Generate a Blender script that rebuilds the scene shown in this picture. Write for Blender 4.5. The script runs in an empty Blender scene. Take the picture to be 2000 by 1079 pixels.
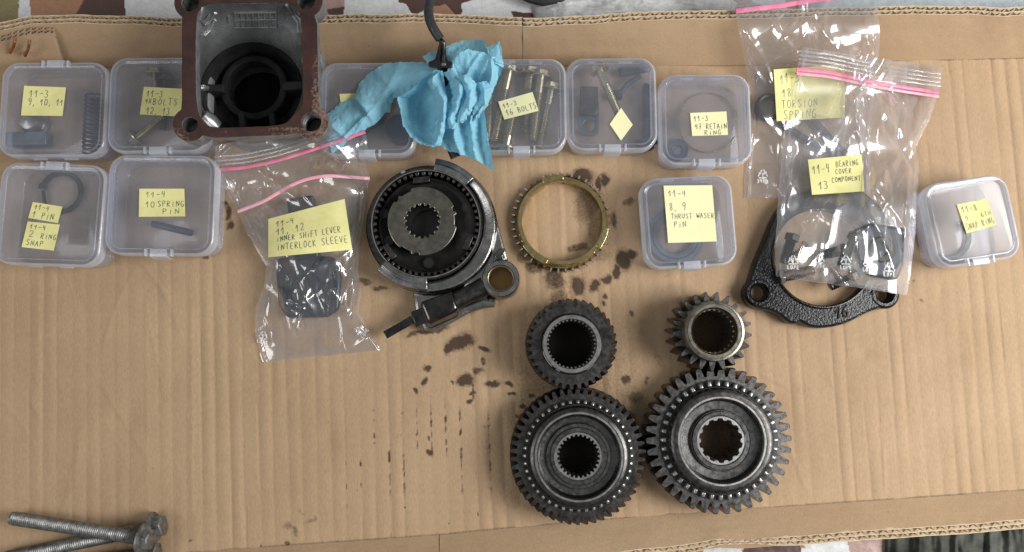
import bpy, math, random
import numpy as np
from mathutils import Vector

random.seed(7)
scene = bpy.context.scene
col = scene.collection
PI = math.pi
S = 0.001                      # everything below is written in millimetres

# ------------------------------------------------------------------ camera
CAM_H, FPX, TILT = 628.0, 1570.0, math.radians(5.8)
cd = bpy.data.cameras.new('camera'); cam = bpy.data.objects.new('camera', cd); col.objects.link(cam)
cam.location = (0, 0, CAM_H * S); cam.rotation_euler = (TILT, 0, 0)
cd.sensor_width = 36.0; cd.lens = 36.0 * FPX / 2000.0
cd.clip_start = 0.01; cd.clip_end = 50
scene.camera = cam

# ------------------------------------------------------------------ world and lamps (a room lit by two windows)
w = bpy.data.worlds.new('World'); scene.world = w; w.use_nodes = True
bg = w.node_tree.nodes['Background']
bg.inputs[0].default_value = (0.93, 0.97, 1.0, 1); bg.inputs[1].default_value = 0.25

def area(name, loc, target, sx, sy, watts, colr):
    l = bpy.data.lights.new(name, 'AREA'); l.shape = 'RECTANGLE'; l.size = sx; l.size_y = sy
    l.energy = watts; l.color = colr
    o = bpy.data.objects.new(name, l); col.objects.link(o); o.location = loc
    o.rotation_euler = (Vector(target) - Vector(loc)).to_track_quat('-Z', 'Y').to_euler()
    return o
area('window_light', (1.0, -0.06, 0.84), (0.15, 0.0, 0), 0.62, 0.62, 19.0, (1.0, 0.985, 0.965))
area('window_light', (-0.95, -0.20, 1.0), (-0.1, 0.0, 0), 0.5, 0.6, 3.8, (1.0, 0.985, 0.96))

scene.view_settings.view_transform = 'Standard'; scene.view_settings.look = 'None'
scene.view_settings.exposure = 0.12; scene.view_settings.gamma = 1.0
scene.cycles.transparent_max_bounces = 40; scene.cycles.max_bounces = 10
scene.cycles.use_denoising = True

# ------------------------------------------------------------------ helpers
ct, st = math.cos(TILT), math.sin(TILT)
def P(u, v, z=0.0):
    """the point at height z (mm) that lies on the view ray of photo position (u, v)"""
    u = np.asarray(u, float); v = np.asarray(v, float); z = np.asarray(z, float)
    dx = (u - 1000.0) / FPX; dy = -(v - 539.5) / FPX
    ry = dy * ct + st; rz = dy * st - ct
    t = (z - CAM_H) / rz
    return np.stack(np.broadcast_arrays(dx * t, ry * t, z + 0 * t), -1)
def p3(u, v, z=0.0): return tuple(float(a) for a in P(u, v, z))
def K(z): return (CAM_H - z) / FPX / ct ** 0    # mm per photo pixel at height z

ORIG = {}
def tag(o, label=None, cat=None, group=None, kind=None):
    if label: o['label'] = label
    if cat: o['category'] = cat
    if group: o['group'] = group
    if kind: o['kind'] = kind
    return o
def thing(name, label, cat, loc, group=None):
    o = bpy.data.objects.new(name, None); col.objects.link(o)
    o.empty_display_size = 0.01
    o.location = [c * S for c in loc]; ORIG[o.name] = np.array(loc, float)
    return tag(o, label, cat, group)

class MB:
    def __init__(s): s.v = []; s.f = []
    def add(s, verts, faces):
        o = len(s.v); s.v.extend([tuple(map(float, p)) for p in verts]); s.f.extend([tuple(i + o for i in f) for f in faces])
    def grid(s, pts, cu=False, cv=False):
        n, m = pts.shape[:2]; fs = []
        for i in range(n if cu else n - 1):
            for j in range(m if cv else m - 1):
                a, b = i, (i + 1) % n; c, d = j, (j + 1) % m
                fs.append((a * m + c, b * m + c, b * m + d, a * m + d))
        s.add(pts.reshape(-1, 3), fs)
    def loft(s, rings, cap0=True, cap1=True, closed=False):
        n = len(rings); m = len(rings[0]); vs = [p for r in rings for p in r]; fs = []
        for i in range(n if closed else n - 1):
            for j in range(m):
                a = i * m; b = ((i + 1) % n) * m; k = (j + 1) % m
                fs.append((a + j, a + k, b + k, b + j))
        if not closed:
            if cap0: fs.append(tuple(range(m - 1, -1, -1)))
            if cap1: fs.append(tuple(range((n - 1) * m, n * m)))
        s.add(vs, fs)
    def lathe(s, prof, c=(0, 0, 0), n=96, closed=False):
        """profile of (r, z) turned round the vertical through c"""
        rings = [[(c[0] + r * math.cos(2 * PI * k / n), c[1] + r * math.sin(2 * PI * k / n), c[2] + z) for k in range(n)] for r, z in prof]
        s.loft(rings, False, False, closed)
    def tube(s, path, r, n=12, caps=True):
        path = [Vector(p) for p in path]; rings = []; rad = r if hasattr(r, '__len__') else [r] * len(path)
        t0 = (path[1] - path[0]).normalized()
        up = Vector((0, 0, 1)) if abs(t0.z) < .9 else Vector((1, 0, 0))
        nx = t0.cross(up).normalized()
        for i, p in enumerate(path):
            a = path[max(0, i - 1)]; b = path[min(len(path) - 1, i + 1)]
            t = (b - a).normalized(); nx = (nx - t * nx.dot(t)).normalized(); ny = t.cross(nx)
            rings.append([tuple(p + (nx * math.cos(2 * PI * k / n) + ny * math.sin(2 * PI * k / n)) * rad[i]) for k in range(n)])
        s.loft(rings, caps, caps)
    def bar(s, a, b, wd, z0, z1, ext=0):
        """a block along a-b in plan"""
        a = np.array(a[:2], float); b = np.array(b[:2], float); d = (b - a) / np.linalg.norm(b - a); q = np.array((-d[1], d[0])) * wd / 2
        a = a - d * ext; b = b + d * ext
        r = [a - q, b - q, b + q, a + q]
        s.loft([[(*p, z0) for p in r], [(*p, z1) for p in r]])
    def build(s, name, m, parent=None, bevel=0, angle=35, seg=2, smooth=True):
        o = ORIG.get(parent.name, np.zeros(3)) if parent else np.zeros(3)
        me = bpy.data.meshes.new(name)
        me.from_pydata(((np.array(s.v) - o) * S).tolist(), [], s.f); me.validate(); me.update()
        return finish(me, name, m, parent, bevel, angle, seg, smooth)
def finish(me, name, m, parent, bevel=0, angle=35, seg=2, smooth=True):
    ob = bpy.data.objects.new(name, me); col.objects.link(ob)
    me.materials.clear(); me.materials.append(m)
    if smooth and len(me.polygons):
        me.polygons.foreach_set('use_smooth', [True] * len(me.polygons))
        me.set_sharp_from_angle(angle=math.radians(angle))
    if parent:
        ob.parent = parent; ORIG[ob.name] = ORIG.get(parent.name, np.zeros(3))
    if bevel:
        b = ob.modifiers.new('bevel', 'BEVEL'); b.width = bevel * S; b.segments = seg; b.limit_method = 'ANGLE'; b.angle_limit = math.radians(40)
    return ob
def fix_normals(ob):
    import bmesh
    bm = bmesh.new(); bm.from_mesh(ob.data); bmesh.ops.recalc_face_normals(bm, faces=bm.faces); bm.to_mesh(ob.data); bm.free()
    ob.data.set_sharp_from_angle(angle=math.radians(35)); return ob
def plate(name, outer, holes, z0, z1, m, parent, bev=0.6, angle=35):
    """a flat plate of any outline with holes, edges rounded"""
    cu = bpy.data.curves.new(name, 'CURVE'); cu.dimensions = '2D'; cu.fill_mode = 'BOTH'
    o = ORIG.get(parent.name, np.zeros(3)) if parent else np.zeros(3)
    for poly in [outer] + holes:
        sp = cu.splines.new('POLY'); sp.points.add(len(poly) - 1)
        for q, p in zip(sp.points, poly): q.co = ((p[0] - o[0]) * S, (p[1] - o[1]) * S, 0, 1)
        sp.use_cyclic_u = True
    cu.extrude = max((z1 - z0) / 2 - bev, 0.01) * S; cu.bevel_depth = bev * S; cu.bevel_resolution = 1; cu.offset = -bev * S
    tmp = bpy.data.objects.new('tmp', cu); col.objects.link(tmp)
    dg = bpy.context.evaluated_depsgraph_get()
    me = bpy.data.meshes.new_from_object(tmp.evaluated_get(dg))
    bpy.data.objects.remove(tmp); bpy.data.curves.remove(cu)
    me.name = name
    n = len(me.vertices); a = np.empty(n * 3); me.vertices.foreach_get('co', a); a = a.reshape(-1, 3); a[:, 2] += ((z0 + z1) / 2 - o[2]) * S
    me.vertices.foreach_set('co', a.ravel()); me.update()
    return finish(me, name, m, parent, 0, angle)
def circ(c, r, n=48, a0=0): return [(c[0] + r * math.cos(a0 + 2 * PI * k / n), c[1] + r * math.sin(a0 + 2 * PI * k / n)) for k in range(n)]
def rrect(cx, cy, w, h, r, n=8, rot=0):
    pts = []
    for (sx, sy, a) in ((1, 1, 0), (-1, 1, 90), (-1, -1, 180), (1, -1, 270)):
        for k in range(n + 1):
            t = math.radians(a + 90 * k / n); pts.append((sx * (w / 2 - r) + r * math.cos(t), sy * (h / 2 - r) + r * math.sin(t)))
    c, s_ = math.cos(rot), math.sin(rot)
    return [(cx + x * c - y * s_, cy + x * s_ + y * c) for x, y in pts]
def sm(x, a, b):
    t = np.clip((x - a) / (b - a), 0, 1); return t * t * (3 - 2 * t)

_rng = np.random.RandomState(11); _tab = _rng.rand(256, 256)
def vnoise(x, y, seed=0):
    x = np.asarray(x, float) + seed * 17.31; y = np.asarray(y, float) + seed * 9.77
    xi = np.floor(x).astype(int); yi = np.floor(y).astype(int); fx = x - xi; fy = y - yi
    fx = fx * fx * (3 - 2 * fx); fy = fy * fy * (3 - 2 * fy)
    g = lambda i, j: _tab[i & 255, j & 255]
    return (g(xi, yi) * (1 - fx) + g(xi + 1, yi) * fx) * (1 - fy) + (g(xi, yi + 1) * (1 - fx) + g(xi + 1, yi + 1) * fx) * fy
def fbm(x, y, seed=0, o=4):
    t = 0; a = .5
    for k in range(o): t = t + a * vnoise(x * 2 ** k, y * 2 ** k, seed + k); a *= .5
    return t / (1 - .5 ** o)

def folds(u, v, n, seed, box_, amp, wid, ang=(0, 180)):
    """crumpled film or paper: many folds of limited length, each a rounded crest with one side steeper"""
    rs = np.random.RandomState(seed); z = np.zeros_like(u)
    for _ in range(n):
        x0 = rs.uniform(box_[0], box_[2]); y0 = rs.uniform(box_[1], box_[3]); a = math.radians(rs.uniform(*ang)); L_ = rs.uniform(22, 120)
        dx = u - x0; dy = v - y0; al = dx * math.cos(a) + dy * math.sin(a); ac = -dx * math.sin(a) + dy * math.cos(a) + .0022 * al * al * rs.uniform(-1, 1)
        w_ = wid * rs.uniform(.5, 1.5); f_ = rs.choice([-.6, 1, 1]) * rs.uniform(.5, 1.1) * amp * w_ / wid; k1, k2 = rs.uniform(.5, 1), rs.uniform(.8, 2.6)
        q = np.where(ac > 0, ac / (w_ * k1), -ac / (w_ * k2))
        z += f_ * np.exp(-np.abs(al / L_) ** 3) * np.exp(1 - np.sqrt(1 + 3 * q * q))
    return z

# ------------------------------------------------------------------ materials
def base_mat(name):
    m = bpy.data.materials.new(name); m.use_nodes = True; nt = m.node_tree
    return m, nt, nt.nodes['Principled BSDF'], nt.nodes['Material Output']
def N(nt, t, **kw):
    n = nt.nodes.new(t)
    for k, v in kw.items():
        if k in n.inputs: n.inputs[k].default_value = v
        else: setattr(n, k, v)
    return n
def rgba(c): return (c[0], c[1], c[2], 1)
def mk(name, c1, c2=None, scale=150, rough=(.4, .55), metal=0.0, bump=0.0, bscale=900, detail=5, spec=None, coat=0, bdist=.0005):
    m, nt, b, out = base_mat(name); L = nt.links.new
    geo = N(nt, 'ShaderNodeNewGeometry')
    n1 = N(nt, 'ShaderNodeTexNoise', Scale=scale, Detail=detail, Roughness=.6); L(geo.outputs['Position'], n1.inputs['Vector'])
    r1 = N(nt, 'ShaderNodeMapRange'); L(n1.outputs[0], r1.inputs[0])
    for i, v in ((1, .33), (2, .67)): r1.inputs[i].default_value = v
    mx = N(nt, 'ShaderNodeMix', data_type='RGBA'); L(r1.outputs[0], mx.inputs[0])
    mx.inputs[6].default_value = rgba(c1); mx.inputs[7].default_value = rgba(c2 or c1); L(mx.outputs[2], b.inputs['Base Color'])
    n2 = N(nt, 'ShaderNodeTexNoise', Scale=scale * 2.3, Detail=4); L(geo.outputs['Position'], n2.inputs['Vector'])
    mr = N(nt, 'ShaderNodeMapRange'); L(n2.outputs[0], mr.inputs[0])
    for i, v in ((1, .3), (2, .7), (3, rough[0]), (4, rough[1])): mr.inputs[i].default_value = v
    L(mr.outputs[0], b.inputs['Roughness'])
    b.inputs['Metallic'].default_value = metal
    if spec is not None: b.inputs['Specular IOR Level'].default_value = spec
    if coat: b.inputs['Coat Weight'].default_value = coat; b.inputs['Coat Roughness'].default_value = .15
    if bump:
        n3 = N(nt, 'ShaderNodeTexNoise', Scale=bscale, Detail=3); L(geo.outputs['Position'], n3.inputs['Vector'])
        bp = N(nt, 'ShaderNodeBump', Strength=bump, Distance=bdist); L(n3.outputs[0], bp.inputs['Height']); L(bp.outputs[0], b.inputs['Normal'])
    return m
def clear(name, tint, haze, hazecol, rough, glossfac, edge, wide=0.0):
    """thin clear plastic: see-through, a milky share, a shiny surface; milkier where seen edge-on because there is more of it"""
    m, nt, b, out = base_mat(name); nt.nodes.remove(b); L = nt.links.new
    tr = N(nt, 'ShaderNodeBsdfTransparent'); tr.inputs[0].default_value = rgba(tint)
    df = N(nt, 'ShaderNodeBsdfDiffuse'); df.inputs[0].default_value = rgba(hazecol)
    tl = N(nt, 'ShaderNodeBsdfTranslucent'); tl.inputs[0].default_value = rgba(hazecol)
    dm = N(nt, 'ShaderNodeMixShader'); dm.inputs[0].default_value = .4; L(df.outputs[0], dm.inputs[1]); L(tl.outputs[0], dm.inputs[2])
    lw = N(nt, 'ShaderNodeLayerWeight', Blend=.5)
    pw = N(nt, 'ShaderNodeMath', operation='POWER'); L(lw.outputs['Facing'], pw.inputs[0]); pw.inputs[1].default_value = 3
    mr = N(nt, 'ShaderNodeMapRange'); L(pw.outputs[0], mr.inputs[0]); mr.inputs[3].default_value = haze; mr.inputs[4].default_value = edge
    geo = N(nt, 'ShaderNodeNewGeometry')
    nz = N(nt, 'ShaderNodeTexNoise', Scale=45, Detail=6, Roughness=.65); L(geo.outputs['Position'], nz.inputs['Vector'])
    nm = N(nt, 'ShaderNodeMapRange'); L(nz.outputs[0], nm.inputs[0])
    for i, v in ((1, .3), (2, .7), (3, .75), (4, 1.3)): nm.inputs[i].default_value = v
    mu = N(nt, 'ShaderNodeMath', operation='MULTIPLY'); L(mr.outputs[0], mu.inputs[0]); L(nm.outputs[0], mu.inputs[1])
    m1 = N(nt, 'ShaderNodeMixShader'); L(mu.outputs[0], m1.inputs[0]); L(tr.outputs[0], m1.inputs[1]); L(dm.outputs[0], m1.inputs[2])
    g1 = N(nt, 'ShaderNodeBsdfGlossy', Roughness=rough); g1.inputs[0].default_value = (1, 1, 1, 1)
    g2 = N(nt, 'ShaderNodeBsdfGlossy', Roughness=.32); g2.inputs[0].default_value = (1, 1, 1, 1)
    gl = N(nt, 'ShaderNodeMixShader'); gl.inputs[0].default_value = wide; L(g1.outputs[0], gl.inputs[1]); L(g2.outputs[0], gl.inputs[2])
    p5 = N(nt, 'ShaderNodeMath', operation='POWER'); L(lw.outputs['Facing'], p5.inputs[0]); p5.inputs[1].default_value = 5
    fm = N(nt, 'ShaderNodeMapRange'); L(p5.outputs[0], fm.inputs[0]); fm.inputs[3].default_value = .045 * glossfac; fm.inputs[4].default_value = .9
    m2 = N(nt, 'ShaderNodeMixShader'); L(fm.outputs[0], m2.inputs[0]); L(m1.outputs[0], m2.inputs[1]); L(gl.outputs[0], m2.inputs[2])
    L(m2.outputs[0], out.inputs[0])
    return m
def cardboard(name, stains):
    m, nt, b, out = base_mat(name); L = nt.links.new
    geo = N(nt, 'ShaderNodeNewGeometry')
    n1 = N(nt, 'ShaderNodeTexNoise', Scale=9, Detail=6, Roughness=.6); L(geo.outputs['Position'], n1.inputs['Vector'])
    mx = N(nt, 'ShaderNodeMix', data_type='RGBA'); L(n1.outputs[0], mx.inputs[0])
    mx.inputs[6].default_value = (.315, .205, .117, 1); mx.inputs[7].default_value = (.51, .36, .225, 1)
    mp = N(nt, 'ShaderNodeMapping'); mp.inputs['Scale'].default_value = (900, 260, 900); L(geo.outputs['Position'], mp.inputs[0])
    n2 = N(nt, 'ShaderNodeTexNoise', Scale=1.0, Detail=4, Roughness=.7); L(mp.outputs[0], n2.inputs['Vector'])
    fr = N(nt, 'ShaderNodeMapRange'); L(n2.outputs[0], fr.inputs[0])
    for i, v in ((1, .25), (2, .75), (3, .84), (4, 1.12)): fr.inputs[i].default_value = v
    mm = N(nt, 'ShaderNodeVectorMath', operation='SCALE'); L(mx.outputs[2], mm.inputs[0]); L(fr.outputs[0], mm.inputs['Scale'])
    cur = mm.outputs[0]
    # small dark fibres and specks
    n3 = N(nt, 'ShaderNodeTexNoise', Scale=420, Detail=2); L(geo.outputs['Position'], n3.inputs['Vector'])
    sp = N(nt, 'ShaderNodeMapRange'); L(n3.outputs[0], sp.inputs[0])
    for i, v in ((1, .70), (2, .78), (3, 0), (4, .45)): sp.inputs[i].default_value = v
    m3 = N(nt, 'ShaderNodeMix', data_type='RGBA'); L(sp.outputs[0], m3.inputs[0]); L(cur, m3.inputs[6]); m3.inputs[7].default_value = (.13, .08, .05, 1)
    cur = m3.outputs[2]
    rough = None
    if stains:
        at = N(nt, 'ShaderNodeAttribute', attribute_name='stain_shade')
        n4 = N(nt, 'ShaderNodeTexNoise', Scale=500, Detail=5, Roughness=.7); L(geo.outputs['Position'], n4.inputs['Vector'])
        ad = N(nt, 'ShaderNodeMath', operation='MULTIPLY_ADD'); L(n4.outputs[0], ad.inputs[0]); ad.inputs[1].default_value = .8; ad.inputs[2].default_value = -.42
        a2 = N(nt, 'ShaderNodeMath', operation='ADD'); L(at.outputs['Fac'], a2.inputs[0]); L(ad.outputs[0], a2.inputs[1])
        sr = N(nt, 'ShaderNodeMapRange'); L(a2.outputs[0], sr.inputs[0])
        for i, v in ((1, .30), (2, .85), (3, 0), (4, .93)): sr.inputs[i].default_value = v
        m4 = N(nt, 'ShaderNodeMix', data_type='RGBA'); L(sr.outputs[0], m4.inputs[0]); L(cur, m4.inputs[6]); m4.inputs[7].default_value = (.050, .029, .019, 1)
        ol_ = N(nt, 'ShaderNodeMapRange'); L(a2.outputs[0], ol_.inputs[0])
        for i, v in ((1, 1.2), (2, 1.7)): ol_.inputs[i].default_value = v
        m5 = N(nt, 'ShaderNodeMix', data_type='RGBA'); L(ol_.outputs[0], m5.inputs[0]); L(m4.outputs[2], m5.inputs[6]); m5.inputs[7].default_value = (.008, .006, .005, 1)  # near-black step, reached only by the shade painted under gear bores
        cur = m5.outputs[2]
    L(cur, b.inputs['Base Color']); b.inputs['Roughness'].default_value = .78; b.inputs['Specular IOR Level'].default_value = .25
    bp = N(nt, 'ShaderNodeBump', Strength=.25, Distance=.0003); L(n2.outputs[0], bp.inputs['Height']); L(bp.outputs[0], b.inputs['Normal'])
    return m

M = {}
M['card'] = cardboard('cardboard_liner', False); M['floor'] = cardboard('stained_shaded_cardboard', True)
M['liner_edge'] = mk('cut_cardboard_edge', (.52, .40, .26), (.66, .53, .37), 300, (.8, .9))
M['flute'] = mk('cardboard_fluting', (.33, .23, .14), (.44, .32, .2), 300, (.8, .9))  # brown fluting paper, deepened to put the hollows' shade into the colour
M['steel_dark'] = mk('dark_oily_steel', (.05, .047, .045), (.115, .11, .105), 140, (.24, .46), 1.0, .12, 1500)
M['steel_face'] = mk('machined_grey_steel', (.095, .092, .09), (.15, .146, .142), 140, (.22, .42), 1.0, .1, 1800)
M['steel_mid'] = mk('bare_steel', (.30, .29, .28), (.42, .41, .40), 120, (.28, .42), 1.0, .1, 1500)
M['steel_bright'] = mk('polished_steel', (.80, .79, .77), (.9, .89, .87), 200, (.12, .22), 1.0)
M['bore_shade'] = mk('bore_shade_black', (.003, .003, .003), (.006, .006, .006), 80, (.7, .9), 0, spec=.1)  # near-black standing in for shade down the housing bore
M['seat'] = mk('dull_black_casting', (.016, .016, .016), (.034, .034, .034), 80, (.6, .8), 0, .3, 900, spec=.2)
M['oil_black'] = mk('oily_black_metal', (.010, .0095, .009), (.02, .019, .018), 80, (.3, .5), .3)
M['black_paint'] = mk('black_lacquer', (.004, .004, .005), (.008, .008, .009), 200, (.08, .16), 0, .55, 800, spec=.4, detail=2)
M['black_hook'] = mk('black_rubber', (.018, .018, .02), (.035, .035, .038), 300, (.35, .5), 0, .2, 900)
M['cast'] = mk('cast_aluminium', (.31, .315, .32), (.46, .465, .47), 60, (.2, .36), .8, .14, 900)
M['cast_out'] = mk('grey_cast_metal', (.22, .22, .225), (.36, .36, .365), 150, (.45, .6), .7, .3, 900)
M['navy'] = mk('blue_black_metal', (.010, .014, .024), (.022, .029, .045), 160, (.25, .45), .3)
M['glossy'] = mk('oil_wet_steel', (.05, .048, .046), (.12, .115, .11), 110, (.12, .24), 1.0, .1, 900)
M['collar'] = mk('bronzed_steel', (.17, .155, .13), (.26, .24, .20), 120, (.25, .4), 1.0, .1, 1500)
M['dog_steel'] = mk('ground_steel', (.20, .20, .195), (.60, .60, .59), 330, (.2, .42), .8)
M['brass'] = mk('worn_brass', (.44, .34, .15), (.68, .55, .29), 120, (.14, .28), 1.0, .1, 1500)
M['brass_dark'] = mk('dark_brass', (.16, .115, .055), (.28, .2, .09), 120, (.4, .55), 1.0)
M['zinc'] = mk('yellow_zinc', (.42, .36, .22), (.56, .50, .34), 200, (.25, .4), 1.0)
M['bolt'] = mk('grey_galvanised_steel', (.13, .13, .127), (.34, .34, .33), 260, (.38, .58), .85, .3, 1500)
M['bluesteel'] = mk('blued_steel', (.02, .03, .06), (.04, .055, .10), 200, (.35, .5), .5)
M['washer'] = mk('grey_blue_washer', (.09, .12, .16), (.15, .18, .22), 100, (.35, .5), .6)
M['paper'] = mk('yellow_note_paper', (.68, .64, .26), (.82, .78, .36), 55, (.7, .85), 0, .15, 900)
M['paper_pale'] = mk('pale_yellow_note_paper', (.78, .75, .42), (.83, .80, .48), 30, (.7, .85), 0, .15, 900)
M['ink'] = mk('dark_pen_ink', (.03, .03, .04), (.12, .12, .13), 700, (.5, .7))
M['white_print'] = mk('white_print', (.75, .75, .75), (.85, .85, .85), 300, (.5, .6))
M['pink'] = mk('pink_zip_plastic', (.78, .16, .30), (.84, .28, .42), 120, (.3, .4))
M['pink_pale'] = mk('pale_pink_zip_plastic', (.82, .34, .44), (.86, .48, .55), 120, (.3, .4))
M['box'] = clear('milky_clear_plastic', (.88, .895, .935), .16, (.74, .76, .83), .12, .9, .7)
M['box_edge'] = clear('milky_plastic_edge', (.93, .94, .97), .42, (.85, .86, .90), .15, 1.0, .9)
M['film'] = clear('clear_bag_film', (.98, .98, .99), .036, (.86, .87, .92), .07, 3.4, .45, .36)

def towel_mat():
    m, nt, b, out = base_mat('blue_paper_towel'); L = nt.links.new
    geo = N(nt, 'ShaderNodeNewGeometry')
    n1 = N(nt, 'ShaderNodeTexNoise', Scale=60, Detail=5); L(geo.outputs['Position'], n1.inputs['Vector'])
    mx = N(nt, 'ShaderNodeMix', data_type='RGBA'); L(n1.outputs[0], mx.inputs[0])
    mx.inputs[6].default_value = (.24, .56, .72, 1); mx.inputs[7].default_value = (.40, .74, .87, 1); L(mx.outputs[2], b.inputs['Base Color'])
    b.inputs['Roughness'].default_value = .9; b.inputs['Specular IOR Level'].default_value = .15
    v = N(nt, 'ShaderNodeTexNoise', Scale=620, Detail=3, Roughness=.6); L(geo.outputs['Position'], v.inputs['Vector'])
    bp = N(nt, 'ShaderNodeBump', Strength=.9, Distance=.0007); L(v.outputs[0], bp.inputs['Height']); L(bp.outputs[0], b.inputs['Normal'])
    tl = N(nt, 'ShaderNodeBsdfTranslucent'); tl.inputs[0].default_value = (.25, .6, .8, 1)
    ms = N(nt, 'ShaderNodeMixShader'); ms.inputs[0].default_value = .22; L(b.outputs[0], ms.inputs[1]); L(tl.outputs[0], ms.inputs[2]); L(ms.outputs[0], out.inputs[0])
    return m
M['towel'] = towel_mat()
def rust_mat():
    m, nt, b, out = base_mat('rust_brown_gasket_face'); L = nt.links.new
    geo = N(nt, 'ShaderNodeNewGeometry')
    n1 = N(nt, 'ShaderNodeTexNoise', Scale=70, Detail=7, Roughness=.7); L(geo.outputs['Position'], n1.inputs['Vector'])
    at = N(nt, 'ShaderNodeTexNoise', Scale=14, Detail=2); L(geo.outputs['Position'], at.inputs['Vector'])
    cr = N(nt, 'ShaderNodeValToRGB'); L(n1.outputs[0], cr.inputs[0])
    e = cr.color_ramp.elements; e[0].position = .35; e[0].color = (.022, .0085, .0065, 1); e[1].position = .62; e[1].color = (.055, .019, .013, 1)
    n2 = N(nt, 'ShaderNodeTexNoise', Scale=420, Detail=6, Roughness=.75); L(geo.outputs['Position'], n2.inputs['Vector'])
    mu = N(nt, 'ShaderNodeMath', operation='ADD'); L(n2.outputs[0], mu.inputs[0]); L(at.outputs[0], mu.inputs[1])
    r = N(nt, 'ShaderNodeMapRange'); sx_ = N(nt, 'ShaderNodeSeparateXYZ'); L(geo.outputs['Position'], sx_.inputs[0])
    ex = N(nt, 'ShaderNodeMapRange'); L(sx_.outputs[0], ex.inputs[0])
    for i, v in ((1, -.146), (2, -.140), (3, -.35), (4, .06)): ex.inputs[i].default_value = v
    ey = N(nt, 'ShaderNodeMapRange'); L(sx_.outputs[1], ey.inputs[0]); yb = float(P(490, 252, 76)[1]) * S
    for i, v in ((1, yb), (2, yb + .006), (3, .10), (4, -.35)): ey.inputs[i].default_value = v
    mxm = N(nt, 'ShaderNodeMath', operation='MAXIMUM'); L(ex.outputs[0], mxm.inputs[0]); L(ey.outputs[0], mxm.inputs[1])
    mu2 = N(nt, 'ShaderNodeMath', operation='ADD'); L(mu.outputs[0], mu2.inputs[0]); L(mxm.outputs[0], mu2.inputs[1])
    L(mu2.outputs[0], r.inputs[0])
    for i, v in ((1, 1.09), (2, 1.25), (3, 0), (4, .5)): r.inputs[i].default_value = v
    mx = N(nt, 'ShaderNodeMix', data_type='RGBA'); L(r.outputs[0], mx.inputs[0]); L(cr.outputs[0], mx.inputs[6]); mx.inputs[7].default_value = (.42, .27, .2, 1)
    L(mx.outputs[2], b.inputs['Base Color']); b.inputs['Roughness'].default_value = .5
    bp = N(nt, 'ShaderNodeBump', Strength=.35, Distance=.0005); L(n2.outputs[0], bp.inputs['Height']); L(bp.outputs[0], b.inputs['Normal'])
    return m
M['rust'] = rust_mat()
def painted(name, rough=.6, spec=.4):
    m, nt, b, out = base_mat(name); L = nt.links.new
    at = N(nt, 'ShaderNodeAttribute', attribute_name='print'); geo = N(nt, 'ShaderNodeNewGeometry')
    n2 = N(nt, 'ShaderNodeTexNoise', Scale=350, Detail=5, Roughness=.7); L(geo.outputs['Position'], n2.inputs['Vector'])
    fr = N(nt, 'ShaderNodeMapRange'); L(n2.outputs[0], fr.inputs[0])
    for i, v in ((1, .25), (2, .75), (3, .78), (4, 1.15)): fr.inputs[i].default_value = v
    mm = N(nt, 'ShaderNodeVectorMath', operation='SCALE'); L(at.outputs['Color'], mm.inputs[0]); L(fr.outputs[0], mm.inputs['Scale'])
    L(mm.outputs[0], b.inputs['Base Color']); b.inputs['Roughness'].default_value = rough; b.inputs['Specular IOR Level'].default_value = spec
    return m
M['oilcloth'] = painted('camouflage_oilcloth', .35, .5); M['fabric'] = painted('soft_fabric', .9, .1)

def mesh_grid(name, pts, m, parent=None, attr=None, angle=180):
    """fast big grid; attr = (name, array n or n x 3)"""
    n, k = pts.shape[:2]; o = ORIG.get(parent.name, np.zeros(3)) if parent else np.zeros(3)
    me = bpy.data.meshes.new(name); me.vertices.add(n * k); me.vertices.foreach_set('co', ((pts.reshape(-1, 3) - o) * S).ravel())
    i = np.arange(n * k).reshape(n, k); q = np.stack([i[:-1, :-1], i[1:, :-1], i[1:, 1:], i[:-1, 1:]], -1).reshape(-1, 4)
    me.loops.add(q.size); me.loops.foreach_set('vertex_index', q.ravel()); me.polygons.add(len(q))
    me.polygons.foreach_set('loop_start', np.arange(0, q.size, 4)); me.update(calc_edges=True)
    if attr is not None:
        nm, a = attr
        if a.ndim == 2 or a.shape[-1] != 3:
            at = me.attributes.new(nm, 'FLOAT', 'POINT'); at.data.foreach_set('value', a.ravel())
        else:
            at = me.attributes.new(nm, 'FLOAT_COLOR', 'POINT'); c = np.ones((n * k, 4)); c[:, :3] = a.reshape(-1, 3); at.data.foreach_set('color', c.ravel())
    ob = bpy.data.objects.new(name, me); col.objects.link(ob); me.materials.append(m)
    me.polygons.foreach_set('use_smooth', [True] * len(me.polygons))
    if parent: ob.parent = parent; ORIG[ob.name] = o
    return ob

# ------------------------------------------------------------------ the cloths under the box
def inpoly(u, v, poly):
    c = np.zeros(u.shape, bool); n = len(poly)
    for i in range(n):
        x1, y1 = poly[i]; x2, y2 = poly[(i + 1) % n]
        if y1 == y2: continue
        c ^= ((y1 > v) != (y2 > v)) & (u < (x2 - x1) * (v - y1) / (y2 - y1) + x1)
    return c
uu, vv = np.meshgrid(np.linspace(-260, 2260, 1250), np.concatenate([np.linspace(-330, -62, 24), np.linspace(-60, 72, 90), np.linspace(80, 1030, 40), np.linspace(1032, 1125, 64), np.linspace(1130, 1420, 24)]))
du = uu + 10 * (fbm(uu / 40, vv / 40, 3) - .5); dv = vv + 10 * (fbm(uu / 40, vv / 40, 5) - .5)
WHITE, BROWN, TAN, OLIVE, PINK, GREYB = (.60, .61, .61), (.085, .045, .038), (.33, .175, .10), (.22, .18, .085), (.36, .24, .21), (.42, .47, .50)
cl = np.empty(uu.shape + (3,)); cl[:] = WHITE
nb = fbm(uu / 120, vv / 80, 9)
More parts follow.
